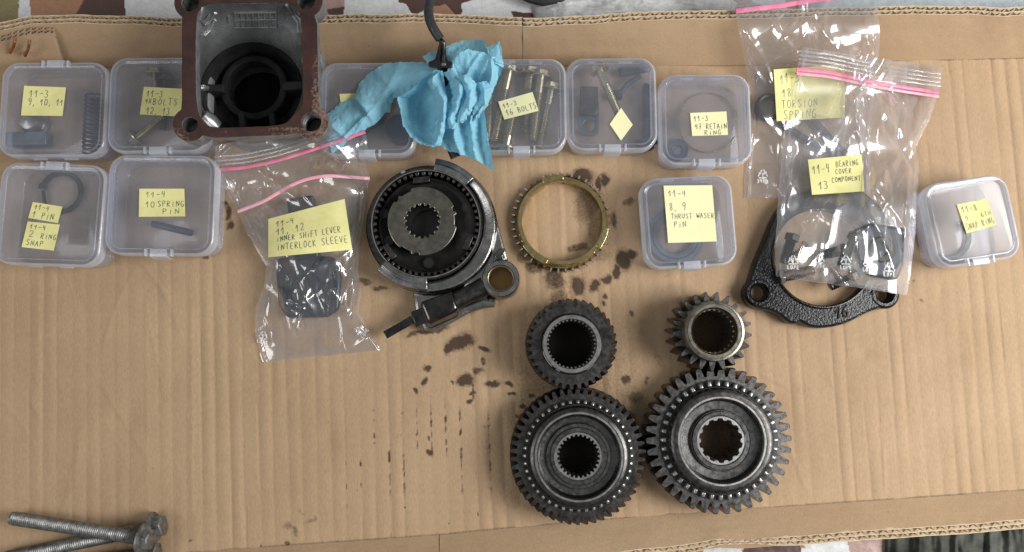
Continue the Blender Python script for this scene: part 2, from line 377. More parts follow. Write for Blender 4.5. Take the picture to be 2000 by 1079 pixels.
cl[nb > .6] = PINK; cl[nb < .40] = TAN; cl[nb > .68] = BROWN
for poly, c in [([(-300, -350), (45, -350), (35, 60), (-300, 60)], OLIVE), ([(38, -80), (70, -80), (62, 60), (33, 60)], WHITE),
        ([(52, -40), (210, -40), (200, 3), (150, 26), (120, 60), (62, 60)], TAN), ([(200, -60), (250, -60), (252, 60), (110, 60), (150, 24)], BROWN),
        ([(240, -60), (420, -60), (420, 80), (252, 80)], WHITE), ([(560, -60), (690, -60), (668, 60), (560, 60)], PINK),
        ([(638, 20), (676, 13), (666, 38), (640, 38)], BROWN), ([(680, -60), (800, -60), (800, 60), (668, 60)], WHITE),
        ([(775, -60), (940, -60), (1000, -10), (930, 16), (892, 30), (870, 8), (840, 14), (808, 34), (795, 10), (780, 6)], BROWN), ([(900, 8), (960, -20), (1060, -20), (1060, 60), (905, 60)], WHITE),
        ([(1000, 22), (1040, 25), (1050, 60), (1010, 50)], BROWN),
        ([(1380, 1050), (1440, 1060), (1460, 1100), (1370, 1100)], WHITE), ([(1455, 1055), (1560, 1055), (1570, 1120), (1440, 1120)], BROWN),
        ([(1570, 1050), (1660, 1050), (1660, 1120), (1575, 1120)], WHITE), ([(1655, 1040), (1790, 1040), (1790, 1120), (1660, 1120)], PINK)]:
    cl[inpoly(du, dv, poly)] = c
wr = 2.2 * (fbm(uu / 150, vv / 90, 21) - .5) + .8 * (fbm(uu / 30, vv / 25, 24) - .5)
tag(mesh_grid('tablecloth', P(uu, vv, -10 + wr), M['oilcloth'], attr=('print', cl)), 'camouflage oilcloth in brown, tan and white spread under the cardboard box', 'tablecloth')

def heap(name, label, quad, z0, seed, c1, c2, amp, vert=False):
    """a rumpled piece of cloth lying beyond the box edge"""
    s_, t_ = np.meshgrid(np.linspace(0, 1, 150), np.linspace(0, 1, 70))
    q = [np.array(p, float) for p in quad]
    g = ((1 - s_) * (1 - t_))[..., None] * q[0] + (s_ * (1 - t_))[..., None] * q[1] + (s_ * t_)[..., None] * q[2] + ((1 - s_) * t_)[..., None] * q[3]
    u, v = g[..., 0], g[..., 1]
    r = np.abs(fbm(u / (26 if vert else 80), v / (200 if vert else 26), seed) - .5) * 2
    e = np.minimum(np.minimum(s_, 1 - s_) * 6, np.minimum(t_, 1 - t_) * 6).clip(0, 1) ** .5
    z = z0 + e * (3 + amp * (1 - r)) + e * 1.2 * fbm(u / 9, v / 9, seed + 2)
    k = fbm(u / 45, v / 30, seed + 5)[..., None]
    cc = np.array(c1) * (1 - k) + np.array(c2) * k
    return tag(mesh_grid(name, P(u, v, z), M['fabric'], attr=('print', cc)), label, 'cloth', 'cloths lying round the cardboard box')
heap('cloth', 'crumpled off-white cloth behind the middle of the back rim', [(1030, -90), (1432, -90), (1425, 55), (1045, 55)], -9, 31, (.40, .41, .41), (.62, .62, .60), 9)
heap('cloth', 'smooth pale blue-grey cloth behind the right end of the back rim', [(1560, -120), (2250, -120), (2250, 60), (1560, 60)], -9, 41, (.36, .41, .44), (.48, .53, .56), 3)
heap('cloth', 'dark grey folded cloth at the front right below the box rim', [(1730, 1010), (2250, 985), (2250, 1260), (1725, 1260)], -9, 51, (.012, .013, .012), (.16, .165, .14), 11, True)
mb = MB(); mb.tube([p3(1005, -14, 2), p3(1035, -3, 1), p3(1060, 2, 1), p3(1100, -3, 1), p3(1130, -16, 2)], [3, 4, 4.5, 3.5, 3], 10)
mb.build('strap', tag_m := M['black_hook'], None); tag(bpy.data.objects['strap'], 'black strap end just showing on the white cloth at the back', 'strap')

# ------------------------------------------------------------------ cardboard box
def itp(pts): a = np.array(pts, float); return lambda x: np.interp(x, a[:, 0], a[:, 1])
crease_b = itp([(-300, 142), (0, 138), (130, 132), (640, 126), (1015, 128), (1290, 129), (1480, 127), (1750, 119), (2000, 113), (2300, 108)])
crease_f = itp([(-300, 1130), (0, 1108), (430, 1075), (850, 1046), (1000, 1031), (1300, 1006), (1500, 992), (2000, 958), (2300, 938)])
RZ = 33.0
box = thing('cardboard_box', 'open shallow cardboard box of double-wall corrugated board holding all the parts', 'box', (0, 0, 0))
NA, NB = 960, 390
a_ = np.linspace(0, 1, NA)[:, None]; b_ = np.linspace(0, 1, NB)[None, :]
ut = -170 + a_ * 2340; ub = ut + 85 * (ut / 2000.0)
U = ut * (1 - b_) + ub * b_; V = crease_b(ut) * (1 - b_) + crease_f(ub) * b_
col_x = ut + 0 * b_
ph = col_x / 27.2 + .35 * (fbm(col_x / 300, V / 900, 2) - .5)
cell = np.floor(ph); fr_ = ph - cell
amp = .06 + .95 * vnoise(cell * 3.7, V / 380 + cell * 1.3, 6) ** 2.6
amp *= .55 + .6 * sm(np.abs(U - 420), 420, 0) * sm(V, 480, 640) + .5 * sm(np.abs(U - 900), 350, 0) * sm(V, 280, 600) + .55 * sm(U, 1450, 1900)
prof = (np.abs(np.sin(PI * ph)) ** .8)
h = 2.1 * amp * (prof - .6) + 1.0 * (fbm(U / 260, V / 400, 12) - .5) + .25 * (fbm(U / 22, V / 90, 14) - .5)
def crease(x0, y0, x1, y1, d, wd, left=True):
    t = np.clip((V - y0) / (y1 - y0), 0, 1); xc = x0 + (x1 - x0) * t + 1.5 * (fbm(V / 60, V * 0, 33) - .5) * 4
    win = sm(V, y0 - 25, y0 + 25) * sm(-V, -y1 - 25, -y1 + 25); x = U - xc
    return win * d * np.where(x < 0, np.exp(x / (wd * 2.5)), np.exp(-x / wd))
for c in [(1092, 285, 1103, 620, .9, 4), (1030, 290, 1030, 420, -.8, 6), (985, 290, 1000, 600, .5, 5), (374, 600, 376, 1000, .7, 5), (228, 580, 230, 760, .4, 5), (285, 600, 290, 1050, .5, 6),
          (1012, 600, 1018, 800, .6, 5), (1727, 880, 1728, 980, .9, 4), (1610, 880, 1616, 985, .5, 4), (1680, 700, 1700, 900, .4, 6), (1490, 900, 1492, 1000, .5, 5), (75, 540, 78, 1000, .45, 6), (1250, 520, 1262, 600, .4, 5)]:
    h = h + crease(*c)
h = h + folds(U, V, 46, 701, (0, 520, 2000, 1000), .45, 4, (0, 180)) + folds(U, V, 30, 702, (0, 300, 2000, 1000), .5, 9, (60, 120)) - 1.2 * sum(np.exp(-(((U - x) / a) ** 2 + ((V - y) / b) ** 2)) for x, y, a, b in ((1540, 760, 30, 22), (250, 820, 26, 30), (640, 860, 18, 24), (1850, 700, 34, 16), (1690, 690, 16, 14), (480, 600, 22, 16)))
# stains: oil drops, drips and smears; painted shade shares the same values
wu = U + 9 * (fbm(U / 11, V / 11, 61) - .5) + 14 * (fbm(U / 30, V / 30, 64) - .5); wv = V + 9 * (fbm(U / 11, V / 11, 71) - .5) + 14 * (fbm(U / 30, V / 30, 74) - .5)
stain_shade = np.zeros_like(U)
def blot(x, y, rx, ry, s=1.0, rot=0, soft=.5):
    global stain_shade; rx *= .93; ry *= .93
    c, s_ = math.cos(math.radians(rot)), math.sin(math.radians(rot)); dx = wu - x; dy = wv - y
    d = np.sqrt(((dx * c + dy * s_) / rx) ** 2 + ((-dx * s_ + dy * c) / ry) ** 2)
    stain_shade = np.maximum(stain_shade, np.maximum(s * sm(-d, -1 - soft, -1 + soft), .5 * min(s, 1) * sm(-d, -1.75, -1.0)))
for bl in [(1135, 346, 26, 17), (1118, 345, 14, 10), (1170, 358, 6, 15), (1182, 352, 10, 12), (1148, 398, 34, 46, .62, 30), (1165, 450, 22, 50, .5), (1128, 485, 26, 9, .75), (1226, 397, 15, 9, .7), (1196, 430, 8, 20, .8),  # blots inside the brass ring mix oil with the ring's painted shadow
           (1082, 545, 24, 28, .85), (1128, 560, 19, 20), (1162, 558, 12, 15), (1184, 545, 13, 12), (1202, 531, 8, 15), (1217, 508, 17, 22), (1233, 497, 11, 10), (1043, 520, 20, 14, .8), (1092, 585, 20, 22, .7), (1020, 505, 12, 10, .6),
           (905, 606, 26, 12, .8, -15), (842, 645, 44, 6, .9, -12), (806, 655, 16, 8, .8), (900, 669, 32, 18, 1, -20), (878, 682, 12, 12), (947, 682, 12, 7), (833, 720, 9, 8), (830, 745, 6, 10, 1, 20), (812, 763, 4, 7), (908, 739, 21, 14),
           (935, 723, 14, 9, .8), (948, 708, 5, 10, .8), (962, 749, 18, 7), (996, 751, 11, 6), (1002, 773, 9, 4), (921, 786, 8, 5), (880, 747, 5, 5), (1041, 773, 8, 5), (1021, 797, 8, 6), (925, 770, 8, 4), (1005, 772, 5, 5), (1015, 815, 12, 6, .8),
           (1218, 742, 10, 14, .9), (1263, 744, 6, 12, .7), (1285, 702, 11, 22, .45, -30), (1240, 778, 22, 13, .7), (1228, 815, 14, 18, .7), (1185, 578, 5, 7), (1184, 592, 4, 6), (1232, 612, 4, 7, .8), (1245, 790, 40, 30, .45),
           (445, 415, 6, 18, .9), (449, 442, 7, 12, .85), (398, 505, 9, 4, .9), (440, 400, 4, 6), (708, 552, 24, 5, .75), (742, 562, 18, 5, .8), (1170, 500, 30, 22, .5), (1000, 960, 26, 60, .35),
           (562, 1030, 13, 12, .55, 20), (575, 1040, 6, 12, .6), (604, 1022, 20, 5, .55, -25), (614, 1015, 5, 8, .6), (588, 1004, 12, 3, .5, 40), (559, 1062, 6, 5, .8), (372, 1057, 7, 4, .8, -30), (528, 690, 20, 8, .35), (565, 694, 16, 8, .35), (780, 850, 10, 8, .4), (838, 884, 7, 7, .95), (840, 856, 4, 6, .9), (785, 806, 5, 4, .6), (945, 835, 6, 5, .5), (700, 440, 4, 5, .6), (1783, 548, 4, 3, .6), (1797, 590, 6, 5, .65), (1752, 556, 40, 6, .3), (1240, 590, 60, 6, .2)]:
    blot(*bl)
dd_ = np.sqrt(((U - 1120) / 200) ** 2 + ((V - 780) / 290) ** 2); stain_shade = np.maximum(stain_shade, (.62 * sm(-dd_ - .5 * (fbm(U / 90, V / 90, 95) - .5), -1.15, -.35) + .16 * sm(fbm(U / 150, V / 170, 96), .42, .7)) * .72)  # viewer's and gears' shade, with some oil, painted into the floor colour
for bl in [(1117, 676, 72, 72, 2), (1131, 880, 80, 80, 2), (1388, 655, 60, 60, 1.25), (1402, 852, 80, 80, 1.3)]: blot(*bl)  # shade inside the gear bores, painted dark on the floor below
col_id = np.floor(ph + .5); dl = np.abs(ph + .5 - col_id - .5)
near = np.abs(fr_ - 0.0); near = np.minimum(near, 1 - near)
lines = sm(-near - .10 * vnoise(V / 7, col_id * 3.3, 89), -.21, -.05) * sm(fbm(V / 9 + U / 6, col_id * 7.1, 81), .28, .58) * sm(vnoise(col_id * 5.3, V / 90, 84), .12, .6)
lines *= sm(U, 690, 760) * sm(-U, -1040, -980) * sm(V, 745, 830) * sm(-V, -1040, -900)
stain_shade = np.maximum(stain_shade, lines * .98)
lines2 = sm(-near, -.12, -.03) * sm(fbm(V / 12, col_id * 3.1, 85), .58, .72) * sm(vnoise(col_id * 2.3, V / 130, 86), .55, .8) * sm(U, 420, 520) * sm(-U, -1010, -900) * sm(V, 600, 700) * 1.0
stain_shade = np.maximum(stain_shade, lines2)
lines3 = sm(-near, -.2, -.04) * sm(fbm(V / 20, col_id * 3.9, 87), .5, .7) * sm(U, 1000, 1040) * sm(-U, -1260, -1230) * sm(V, 560, 600) * sm(-V, -700, -620) * .7
stain_shade = np.maximum(stain_shade, lines3)
stain_shade = np.maximum(stain_shade, .6 * np.maximum(sm(-b_, -.007, -.001), sm(b_, .993, .999)) * sm(fbm(U / 60, V / 60, 93), .15, .5))  # contact shade painted along the back and front creases
stain_shade = np.maximum(stain_shade, .34 * sm(fbm(U / 7, V / 9, 88), .66, .8) * sm(U, 430, 800) * sm(-U, -1300, -1150))
base = mesh_grid('base_panel', P(U, V, h), M['floor'], box, ('stain_shade', stain_shade))

def wall(names, cre, rimf, x0, x1, out, seed, push=0.0, rz=RZ, torn=None):
    """one side of the box: inner liner, two rows of fluting and two more liners, seen end-on along the rim"""
    n = max(30, int((x1 - x0) / 6)); us = np.linspace(x0, x1, n)
    wob = lambda x: 3 * (fbm(x / 70, x * 0, seed) - .5) * 2
    bot = P(us, cre(us), 0.0); top = P(us, rimf(us) + wob(us), rz)
    top[:, 1] -= out * push
    T = np.linspace(0, 1, 26)
    pts = bot[:, None, :] * (1 - T[None, :, None]) + top[:, None, :] * T[None, :, None]
    uw = us[:, None] + 0 * T[None, :]; tw = 0 * us[:, None] + T[None, :]
    bul = 2.4 * (fbm(uw / 130, tw * 2.2, seed + 3) - .5) + 1.1 * (fbm(uw / 30 + tw * 1.6, tw * 1.4, seed + 5) - .5) + .35 * np.abs(np.sin(uw / 26 * PI + tw * 2)) * vnoise(uw / 60, tw, seed + 8)
    bul = bul * np.sin(PI * np.clip(tw * .92 + .04, 0, 1)) ** .7
    pts[..., 1] += out * bul * .8; pts[..., 2] += bul * .3
    pts[..., 2] = np.maximum(pts[..., 2], -1)
    ob = mesh_grid(names[0], pts, M['card'], box)
    # the end-on rim
    rim = pts[:, -1, :].copy(); down = (pts[:, -6, :] - rim); down /= np.linalg.norm(down, axis=1)[:, None]
    nrm = np.zeros_like(rim); nrm[:, 1] = out
    arc = np.concatenate([[0], np.cumsum(np.linalg.norm(np.diff(rim, axis=0), axis=1))]); tot = arc[-1]
    def at(s, off, dz=0):
        i = np.stack([np.interp(s, arc, rim[:, k]) for k in range(3)], -1); i[..., 1] += out * off; i[..., 2] += dz; return i
    dvec = down.mean(0) * 10; dvec[1] += out * 1.4
    f = MB()
    crush = lambda s: 1 if torn is None else float(1 - .55 * math.exp(-((s - torn) / 22) ** 2))
    def strip(ss, offs, th, jag):
        a = np.array([at(x, o_, jz) for x, o_, jz in zip(ss, offs, jag)]); k = len(ss)
        d = np.gradient(a, axis=0)[:, :2]; d /= np.linalg.norm(d, axis=1)[:, None] + 1e-9; q = np.stack([-d[:, 1], d[:, 0], 0 * d[:, 0]], -1) * th / 2
        f.loft([list(map(tuple, r)) for r in np.stack([a - q, a + q, a + q + dvec, a - q + dvec], 1)])
    ss = np.linspace(0, tot, int(tot / 2.5))
    for i, off in enumerate((0.4, 3.6, 6.8)):
        jag = [.9 * (vnoise(x / 5, i * 9.0, seed + 11) - .5) - (3.0 * (1 - crush(x)) * vnoise(x / 3, i * 3., 5) if torn is not None else 0) for x in ss]
        strip(ss, [off * crush(x) + .5 * (vnoise(x / 14, i * 4.0, seed + 13) - .5) * (i > 0) for x in ss], .4, jag)
    f.build('liner_edge', M['liner_edge'], ob, angle=40); f = MB()
    for row, (o0, per) in enumerate(((.6, 8.4), (3.8, 7.6))):
        zs = np.arange(0, tot, per / 8); k = np.arange(len(zs)); ph_ = zs / per + .5 * (fbm(zs / 30, zs * 0, seed + 17 + row) - .5)
        tri = np.clip((np.abs((ph_ % 1) * 2 - 1) * 1.35 - .175), 0, 1)
        strip(zs, [(o0 + 2.8 * t) * crush(x) for t, x in zip(tri, zs)], .36, [.05 - .5 * vnoise(x / 6, row * 5., seed + 19) for x in zs])
    fl = f.build(names[1], M['flute'], ob, angle=40)
    bk = pts.copy(); bk[..., 1] += out * 7.1; mesh_grid(names[2], bk[:, :-1], M['card'], ob)
    return ob
rim_b = itp([(-300, 66), (0, 60), (60, 47), (140, 44), (230, 46), (352, 51), (620, 46), (800, 43), (1016, 50)])
rim_b2 = itp([(1022, 53), (1060, 53), (1150, 49), (1300, 42), (1450, 38), (1600, 34), (1750, 31), (1900, 31), (1960, 35), (1985, 32), (2300, 28)])
wall(('back_panel', 'corrugated_edge', 'outer_liner'), crease_b, rim_b, -170, 1020.3, 1, 101, .6)
wall(('back_panel', 'corrugated_edge', 'outer_liner'), crease_b, rim_b2, 1021.6, 2200, 1, 131, -.6)
rim_f = itp([(-300, 1150), (430, 1128), (857, 1098), (1183, 1080), (1300, 1068), (1400, 1054), (1450, 1056), (1500, 1051), (1750, 1032), (2000, 1015), (2300, 993)])
wall(('front_panel', 'corrugated_edge', 'outer_liner'), crease_f, rim_f, -170, 857.2, -1, 161, .4, 15)
wall(('front_panel', 'corrugated_edge', 'outer_liner'), crease_f, rim_f, 858.6, 2260, -1, 171, 0, 15, torn=225)
# side walls just outside the picture
for sx, (ua, va, ub_, vb) in ((-1, (-168, 139, -168, 1120)), (1, (2168, 111, 2255, 945))):
    a = P(ua, va, 0); b = P(ub_, vb, 0); T = np.linspace(0, 1, 40)[:, None]; hgt = np.linspace(0, 1, 6)
    pl = a * (1 - T) + b * T; pts = np.repeat(pl[:, None, :], 6, 1); pts[..., 2] = hgt[None, :] * RZ; pts[..., 0] += sx * hgt[None, :] * 12
    mesh_grid('side_panel', pts, M['card'], box)
# corner tab stapled to the back wall
tt, su = np.meshgrid(np.linspace(0, 1, 24), np.linspace(0, 1, 60), indexing='ij')
ul = -160 + su * (264 + 27 * tt)          # tt: 0 at the rim, 1 at the crease
tabp = P(ul, rim_b(ul), RZ - 1.5) * (1 - tt[..., None]) + P(ul, crease_b(ul), 0.6) * tt[..., None]
tabp[..., 1] += -8.2 + 1.6 * (fbm(ul / 50, tt * 2, 203) - .5); tabp[..., 2] -= 1.5 * (1 - tt) * sm(ul, 40, 0)
tab = mesh_grid('corner_tab', tabp, M['card'], box)
f = MB()
for off, th, wavy in ((0, .5, 0), (3.0, .5, 0), (6, .5, 0), (1.5, .4, 1), (4.5, .4, 1)):
    ss = np.linspace(0, 1, 150); r0 = np.stack([np.interp(ss, np.linspace(0, 1, 60), tabp[0, :, k]) for k in range(3)], -1)
    sh = off + (1.25 * (np.abs(((np.arange(150) / 7.0) % 1) * 2 - 1) * 2 - 1) if wavy else 0); r0[:, 1] += sh; r0[:, 2] += .5 * (vnoise(ss * 60, off + 0 * ss, 5) - .5)
    d = np.gradient(r0, axis=0); d /= np.linalg.norm(d, axis=1)[:, None]; q = np.stack([-d[:, 1], d[:, 0], 0 * d[:, 0]], -1) * th / 2; dv_ = np.array((0, -1.5, -9))
    f.loft([list(map(tuple, r)) for r in np.stack([r0 - q, r0 + q, r0 + q + dv_, r0 - q + dv_], 1)])
e0 = tabp[:, -1, :]
for off in (0, 3.0):
    a = e0.copy(); a[:, 1] += off; b = a.copy(); b[:, 0] += .6; b[:, 1] += .4; c2 = b.copy(); c2[:, 1] += 1.2
    f.loft([list(map(tuple, r)) for r in np.stack([a, b, c2], 1)])
f.build('corrugated_edge', M['flute'], tab, angle=40)
M['copper'] = mk('copper_staple', (.42, .19, .10), (.55, .28, .16), 300, (.3, .45), 1.0)
for (a, b) in (((31, 83), (21, 104)), ((59, 87), (50, 110))):
    mb = MB(); za, zb = 34, 22; A = np.array(p3(*a, za)); B = np.array(p3(*b, zb))
    d = (B - A); q = np.array((1.1, .3, 0))
    mb.tube([A + (0.4, 3, 1.5), A + (0, 0, 1.4), A * .6 + B * .4 + (0, -.4, .6), B + (0, 0, .8), B + (-.4, 3, 0)], 1.15, 8)
    mb.build('staple', M['copper'], box)

# ------------------------------------------------------------------ handwriting
GL = {'0': [[(.5, 1), (.15, .85), (.05, .45), (.2, .08), (.5, 0), (.85, .15), (.95, .55), (.8, .9), (.5, 1)]],
 '1': [[(.0, .5), (.58, 1.04), (.45, -.02)]], '2': [[(.05, .8), (.3, 1), (.75, .95), (.85, .65), (.4, .25), (.0, .02), (.95, .05)]],
 '3': [[(.05, .95), (.5, 1), (.85, .8), (.4, .55), (.9, .35), (.7, .05), (.3, -.02), (.0, .12)]], '4': [[(.25, 1), (.05, .5), (.8, .55)], [(.75, 1), (.65, .5), (.6, 0)]],
 '6': [[(.75, 1), (.3, .75), (.05, .3), (.3, 0), (.75, .05), (.85, .35), (.5, .5), (.1, .3)]], '7': [[(.0, .95), (.9, 1), (.35, 0)], [(.15, .5), (.75, .55)]],
 '8': [[(.5, .5), (.1, .75), (.45, 1), (.85, .8), (.5, .5), (.1, .2), (.45, 0), (.9, .2), (.5, .5)]], '9': [[(.9, .85), (.5, 1.02), (.05, .8), (.25, .48), (.85, .6), (.92, .9), (.8, .3), (.45, -.02)]],
 '-': [[(.1, .48), (.95, .52)]], ',': [[(.5, .1), (.3, -.2)]],
 'A': [[(.0, 0), (.5, 1), (.9, 0)], [(.15, .38), (.8, .4)]], 'B': [[(.1, 0), (.1, 1)], [(.1, 1), (.7, .9), (.65, .6), (.1, .52), (.85, .4), (.8, .05), (.1, 0)]],
 'C': [[(.9, .85), (.5, 1), (.1, .6), (.15, .15), (.5, 0), (.9, .12)]], 'D': [[(.1, 0), (.1, 1), (.7, .85), (.9, .45), (.6, .05), (.1, 0)]],
 'E': [[(.85, 1), (.1, .95), (.1, .05), (.9, 0)], [(.1, .5), (.7, .52)]], 'F': [[(.1, 0), (.1, .97), (.9, 1)], [(.1, .5), (.7, .53)]],
 'G': [[(.9, .85), (.5, 1), (.1, .6), (.15, .12), (.6, 0), (.88, .15), (.88, .42), (.55, .42)]], 'H': [[(.1, 1), (.1, 0)], [(.9, 1), (.88, 0)], [(.1, .5), (.9, .52)]],
 'I': [[(.5, .75), (.45, 0)], [(.5, .95), (.52, 1)]], 'K': [[(.1, 1), (.1, 0)], [(.85, 1), (.12, .45), (.9, 0)]], 'L': [[(.15, 1), (.1, .03), (.85, 0)]],
 'M': [[(.0, 0), (.15, 1), (.5, .35), (.85, 1), (1, 0)]], 'N': [[(.05, 0), (.1, 1), (.85, .05), (.9, 1)]], 'O': [[(.5, 1), (.1, .7), (.1, .25), (.5, 0), (.9, .3), (.88, .75), (.5, 1)]],
 'P': [[(.15, 0), (.15, 1), (.8, .92), (.8, .6), (.15, .48)]], 'R': [[(.12, 0), (.12, 1), (.8, .92), (.75, .58), (.15, .5), (.9, 0)]],
 'S': [[(.88, .88), (.5, 1), (.12, .78), (.5, .52), (.88, .25), (.5, 0), (.08, .12)]], 'T': [[(.0, .97), (1, 1)], [(.5, .98), (.46, 0)]],
 'U': [[(.1, 1), (.12, .2), (.5, 0), (.85, .2), (.9, 1)]], 'V': [[(.05, 1), (.45, 0), (.95, 1)]], 'W': [[(.0, 1), (.2, 0), (.5, .7), (.78, 0), (1, 1)]], 'X': [[(.1, 1), (.9, 0)], [(.9, 1), (.1, 0)]]}
def strokes(mb, lines_, fmap, wd):
    """flat pen strokes; fmap(x, y) gives the point on the sheet"""
    for pl in lines_:
        # round the corners of the polyline
        q = [pl[0]]
        for a, b in zip(pl[:-1], pl[1:]):
            for k in range(1, 6): q.append((a[0] + (b[0] - a[0]) * k / 5, a[1] + (b[1] - a[1]) * k / 5))
        for _ in range(1): q = [q[0]] + [tuple((np.array(q[i - 1]) + 2 * np.array(q[i]) + np.array(q[i + 1])) / 4) for i in range(1, len(q) - 1)] + [q[-1]]
        a = np.array([fmap(x, y) for x, y in q]); d = np.gradient(a, axis=0); d[:, 2] = 0; d /= np.linalg.norm(d, axis=1)[:, None] + 1e-9
        n = np.stack([-d[:, 1], d[:, 0], 0 * d[:, 0]], -1) * wd / 2
        k = len(a); prs = (.75 + .5 * np.array([random.random() for _ in range(k)]))[:, None]
        mb.add(np.concatenate([a - n * prs, a + n * prs]), [(i, i + 1, k + i + 1, k + i) for i in range(k - 1)])
def write(mb, text, x0, x1, ytop, ybot, fmap, wd, jit=.05):
    adv = 1.0 / max(1, len(text)); x = x0; step = (x1 - x0) * adv
    for ch in text:
        if ch in GL:
            jx, jy, sc = random.uniform(-jit, jit), random.uniform(-jit, jit), random.uniform(.9, 1.06)
            g = [[(x + step * (.72 * (px + random.uniform(-.03, .03)) + .08 + jx * .4), ybot + (ytop - ybot) * (py * sc + jy + random.uniform(-.02, .02))) for px, py in pl] for pl in GL[ch]]
            strokes(mb, g, fmap, wd)
        x += step
def note(label, quad, zf, texts, pale=False, curl=1.5, wd=.40, group='yellow notes with pen writing'):
    """sticky note; quad = TL TR BR BL in the photo, zf = height (number or function), texts = (text, x0, x1, top, bottom) from the top left"""
    q = [np.array(p, float) for p in quad]
    zfun = zf if callable(zf) else (lambda u, v: zf + 0 * u)
    def fm(x, y, lift=0.0):
        x = np.asarray(x, float); y = np.asarray(y, float)
        g = (((1 - x) * y)[..., None] * q[0] + (x * y)[..., None] * q[1] + (x * (1 - y))[..., None] * q[2] + ((1 - x) * (1 - y))[..., None] * q[3])
        z = zfun(g[..., 0], g[..., 1]) + .25 + lift + curl * ((1 - y) ** 3) * .5 + curl * .3 * (x - .5) ** 2
        return P(g[..., 0], g[..., 1], z)
    c = fm(.5, .5)
    t = thing('sticky_note', label, 'note', tuple(c), group)
    xs, ys = np.meshgrid(np.linspace(0, 1, 16), np.linspace(1, 0, 16))
    mesh_grid('paper', fm(xs, ys), M['paper_pale' if pale else 'paper'], t)
    if texts:
        mb = MB()
        for tx, x0, x1, yt, yb in texts: write(mb, tx, x0, x1, 1 - yt, 1 - yb, lambda x, y: fm(x, y, .12), wd)
        mb.build('handwriting', M['ink'], t, smooth=False)
    return t

# ------------------------------------------------------------------ small clear boxes
BZ = 26.0
def plastic_box(label, quad, latch='front', zh=BZ):
    q = [P(u, v, zh) for u, v in quad]; c = sum(q) / 4
    wv_ = ((q[1] - q[0]) + (q[2] - q[3])) / 2; hv = ((q[0] - q[3]) + (q[1] - q[2])) / 2
    W = float(np.linalg.norm(wv_)); D = float(np.linalg.norm(hv)); rot = math.atan2(wv_[1], wv_[0])
    t = thing('plastic_box', label, 'plastic box', (c[0], c[1], .6), 'small clear plastic boxes with parts')
    R = 13.0
    def ring(inset, z, r=None): return [(x, y, z) for x, y in rrect(c[0], c[1], W - 2 * inset, D - 2 * inset, max(2, (r or R) - inset), 8, rot)]
    b = MB(); b.loft([ring(3.4, 1.6), ring(2.2, .6), ring(2.0, 1.2), ring(1.5, 3), ring(1.1, zh - 9.5)], True, False)
    b.loft([ring(2.4, zh - 9.5), ring(2.9, 3), ring(4.0, 1.9)], False, False)
    b.build('base', M['box'], t, angle=50)
    l = MB()
    l.loft([ring(0, zh - 9), ring(0, zh - 1.6), ring(.5, zh - .5), ring(1.6, zh)], False, False)
    lid = l.build('lid', M['box_edge'], t, angle=50)
    l = MB(); l.loft([ring(1.6, zh), ring(3.2, zh - .1), ring(4.4, zh - .7), ring(5.4, zh - .8)], False, True)
    l.build('lid_top', M['box'], lid, angle=50)
    l = MB(); l.loft([ring(.9, zh - 9), ring(1.1, zh - 2), ring(2.2, zh - 1.4)], False, False); l.build('lid_rim', M['box'], lid, angle=50)
    l = MB(); rb = [Vector(p) for p in ring(4.7, zh - .5)]; l.tube(rb + rb[:2], .6, 6, False); l.build('lid_bead', M['box'], lid, angle=60)
    # latch and hinge
    sgn = -1 if latch == 'front' else 1; cs, sn = math.cos(rot), math.sin(rot)
    def loc(x, y): return (c[0] + x * cs - y * sn, c[1] + x * sn + y * cs)
    y0 = sgn * D / 2
    k = MB(); w2 = 6.3
    k.loft([[(*loc(x, y0 + sgn * dy), z) for x in (-w2, w2) for z in ((a, b_) if x < 0 else (b_, a))] for dy, a, b_ in ((-4.5, zh - .4, zh + .5), (-1, zh - .2, zh + .9), (1.3, zh - 6, zh + .5), (2.2, zh - 12, zh - 3), (1.4, zh - 13, zh - 9))])
    k.build('latch', M['box_edge'], t, bevel=.3)
    for sx in (-1, 1):
        k = MB(); k.bar(loc(sx * 9.9, y0 - sgn * 4.5), loc(sx * 9.6, y0 + sgn * 1.0), 1.5, zh - 3, zh + 1.0); k.build('latch_post', M['box_edge'], t, bevel=.3)
    for sx in (-1, 1):
        k = MB(); k.tube([(*loc(sx * 12 - 5, -y0 - sgn * -.6), zh - 8), (*loc(sx * 12 + 5, -y0 - sgn * -.6), zh - 8)], 1.5, 10); k.build('hinge', M['box_edge'], t)
    return t

BX = {}
BX['A'] = plastic_box('clear box at the far back left corner holding a coil spring', [(0, 122), (207, 121), (208, 306), (-2, 306)], 'back')
BX['B'] = plastic_box('clear box of dark bolts half under the left of the rusty housing', [(211, 113), (408, 111), (411, 297), (212, 299)])
BX['C'] = plastic_box('clear box lying under the blue paper towel, right of the housing', [(622, 122), (812, 122), (812, 303), (624, 305)])
BX['D'] = plastic_box('clear box packed with long yellowish bolts beside the blue towel', [(925, 115), (1102, 114), (1111, 296), (933, 298)])
BX['E'] = plastic_box('clear box with bolts, a bracket and a diamond of yellow paper', [(1104, 114), (1279, 112), (1287, 293), (1110, 294)])
BX['F'] = plastic_box('almost empty clear box with one dark disc in its front left corner', [(1288, 146), (1463, 144), (1472, 322), (1289, 322)])
BX['G'] = plastic_box('clear box with two stacked notes in the front row at the left edge', [(-2, 316), (207, 323), (195, 522), (-10, 516)], 'back')
BX['H'] = plastic_box('clear box holding one short dark spring pin', [(213, 302), (417, 304), (424, 499), (203, 498)])
BX['I'] = plastic_box('clear box with a large pale note over a grey thrust washer', [(1247, 350), (1425, 339), (1445, 517), (1262, 527)])
BX['J'] = plastic_box('clear tilted box at the right edge holding a dark snap ring', [(1803, 360), (1963, 339), (2000, 499), (1829, 529)])

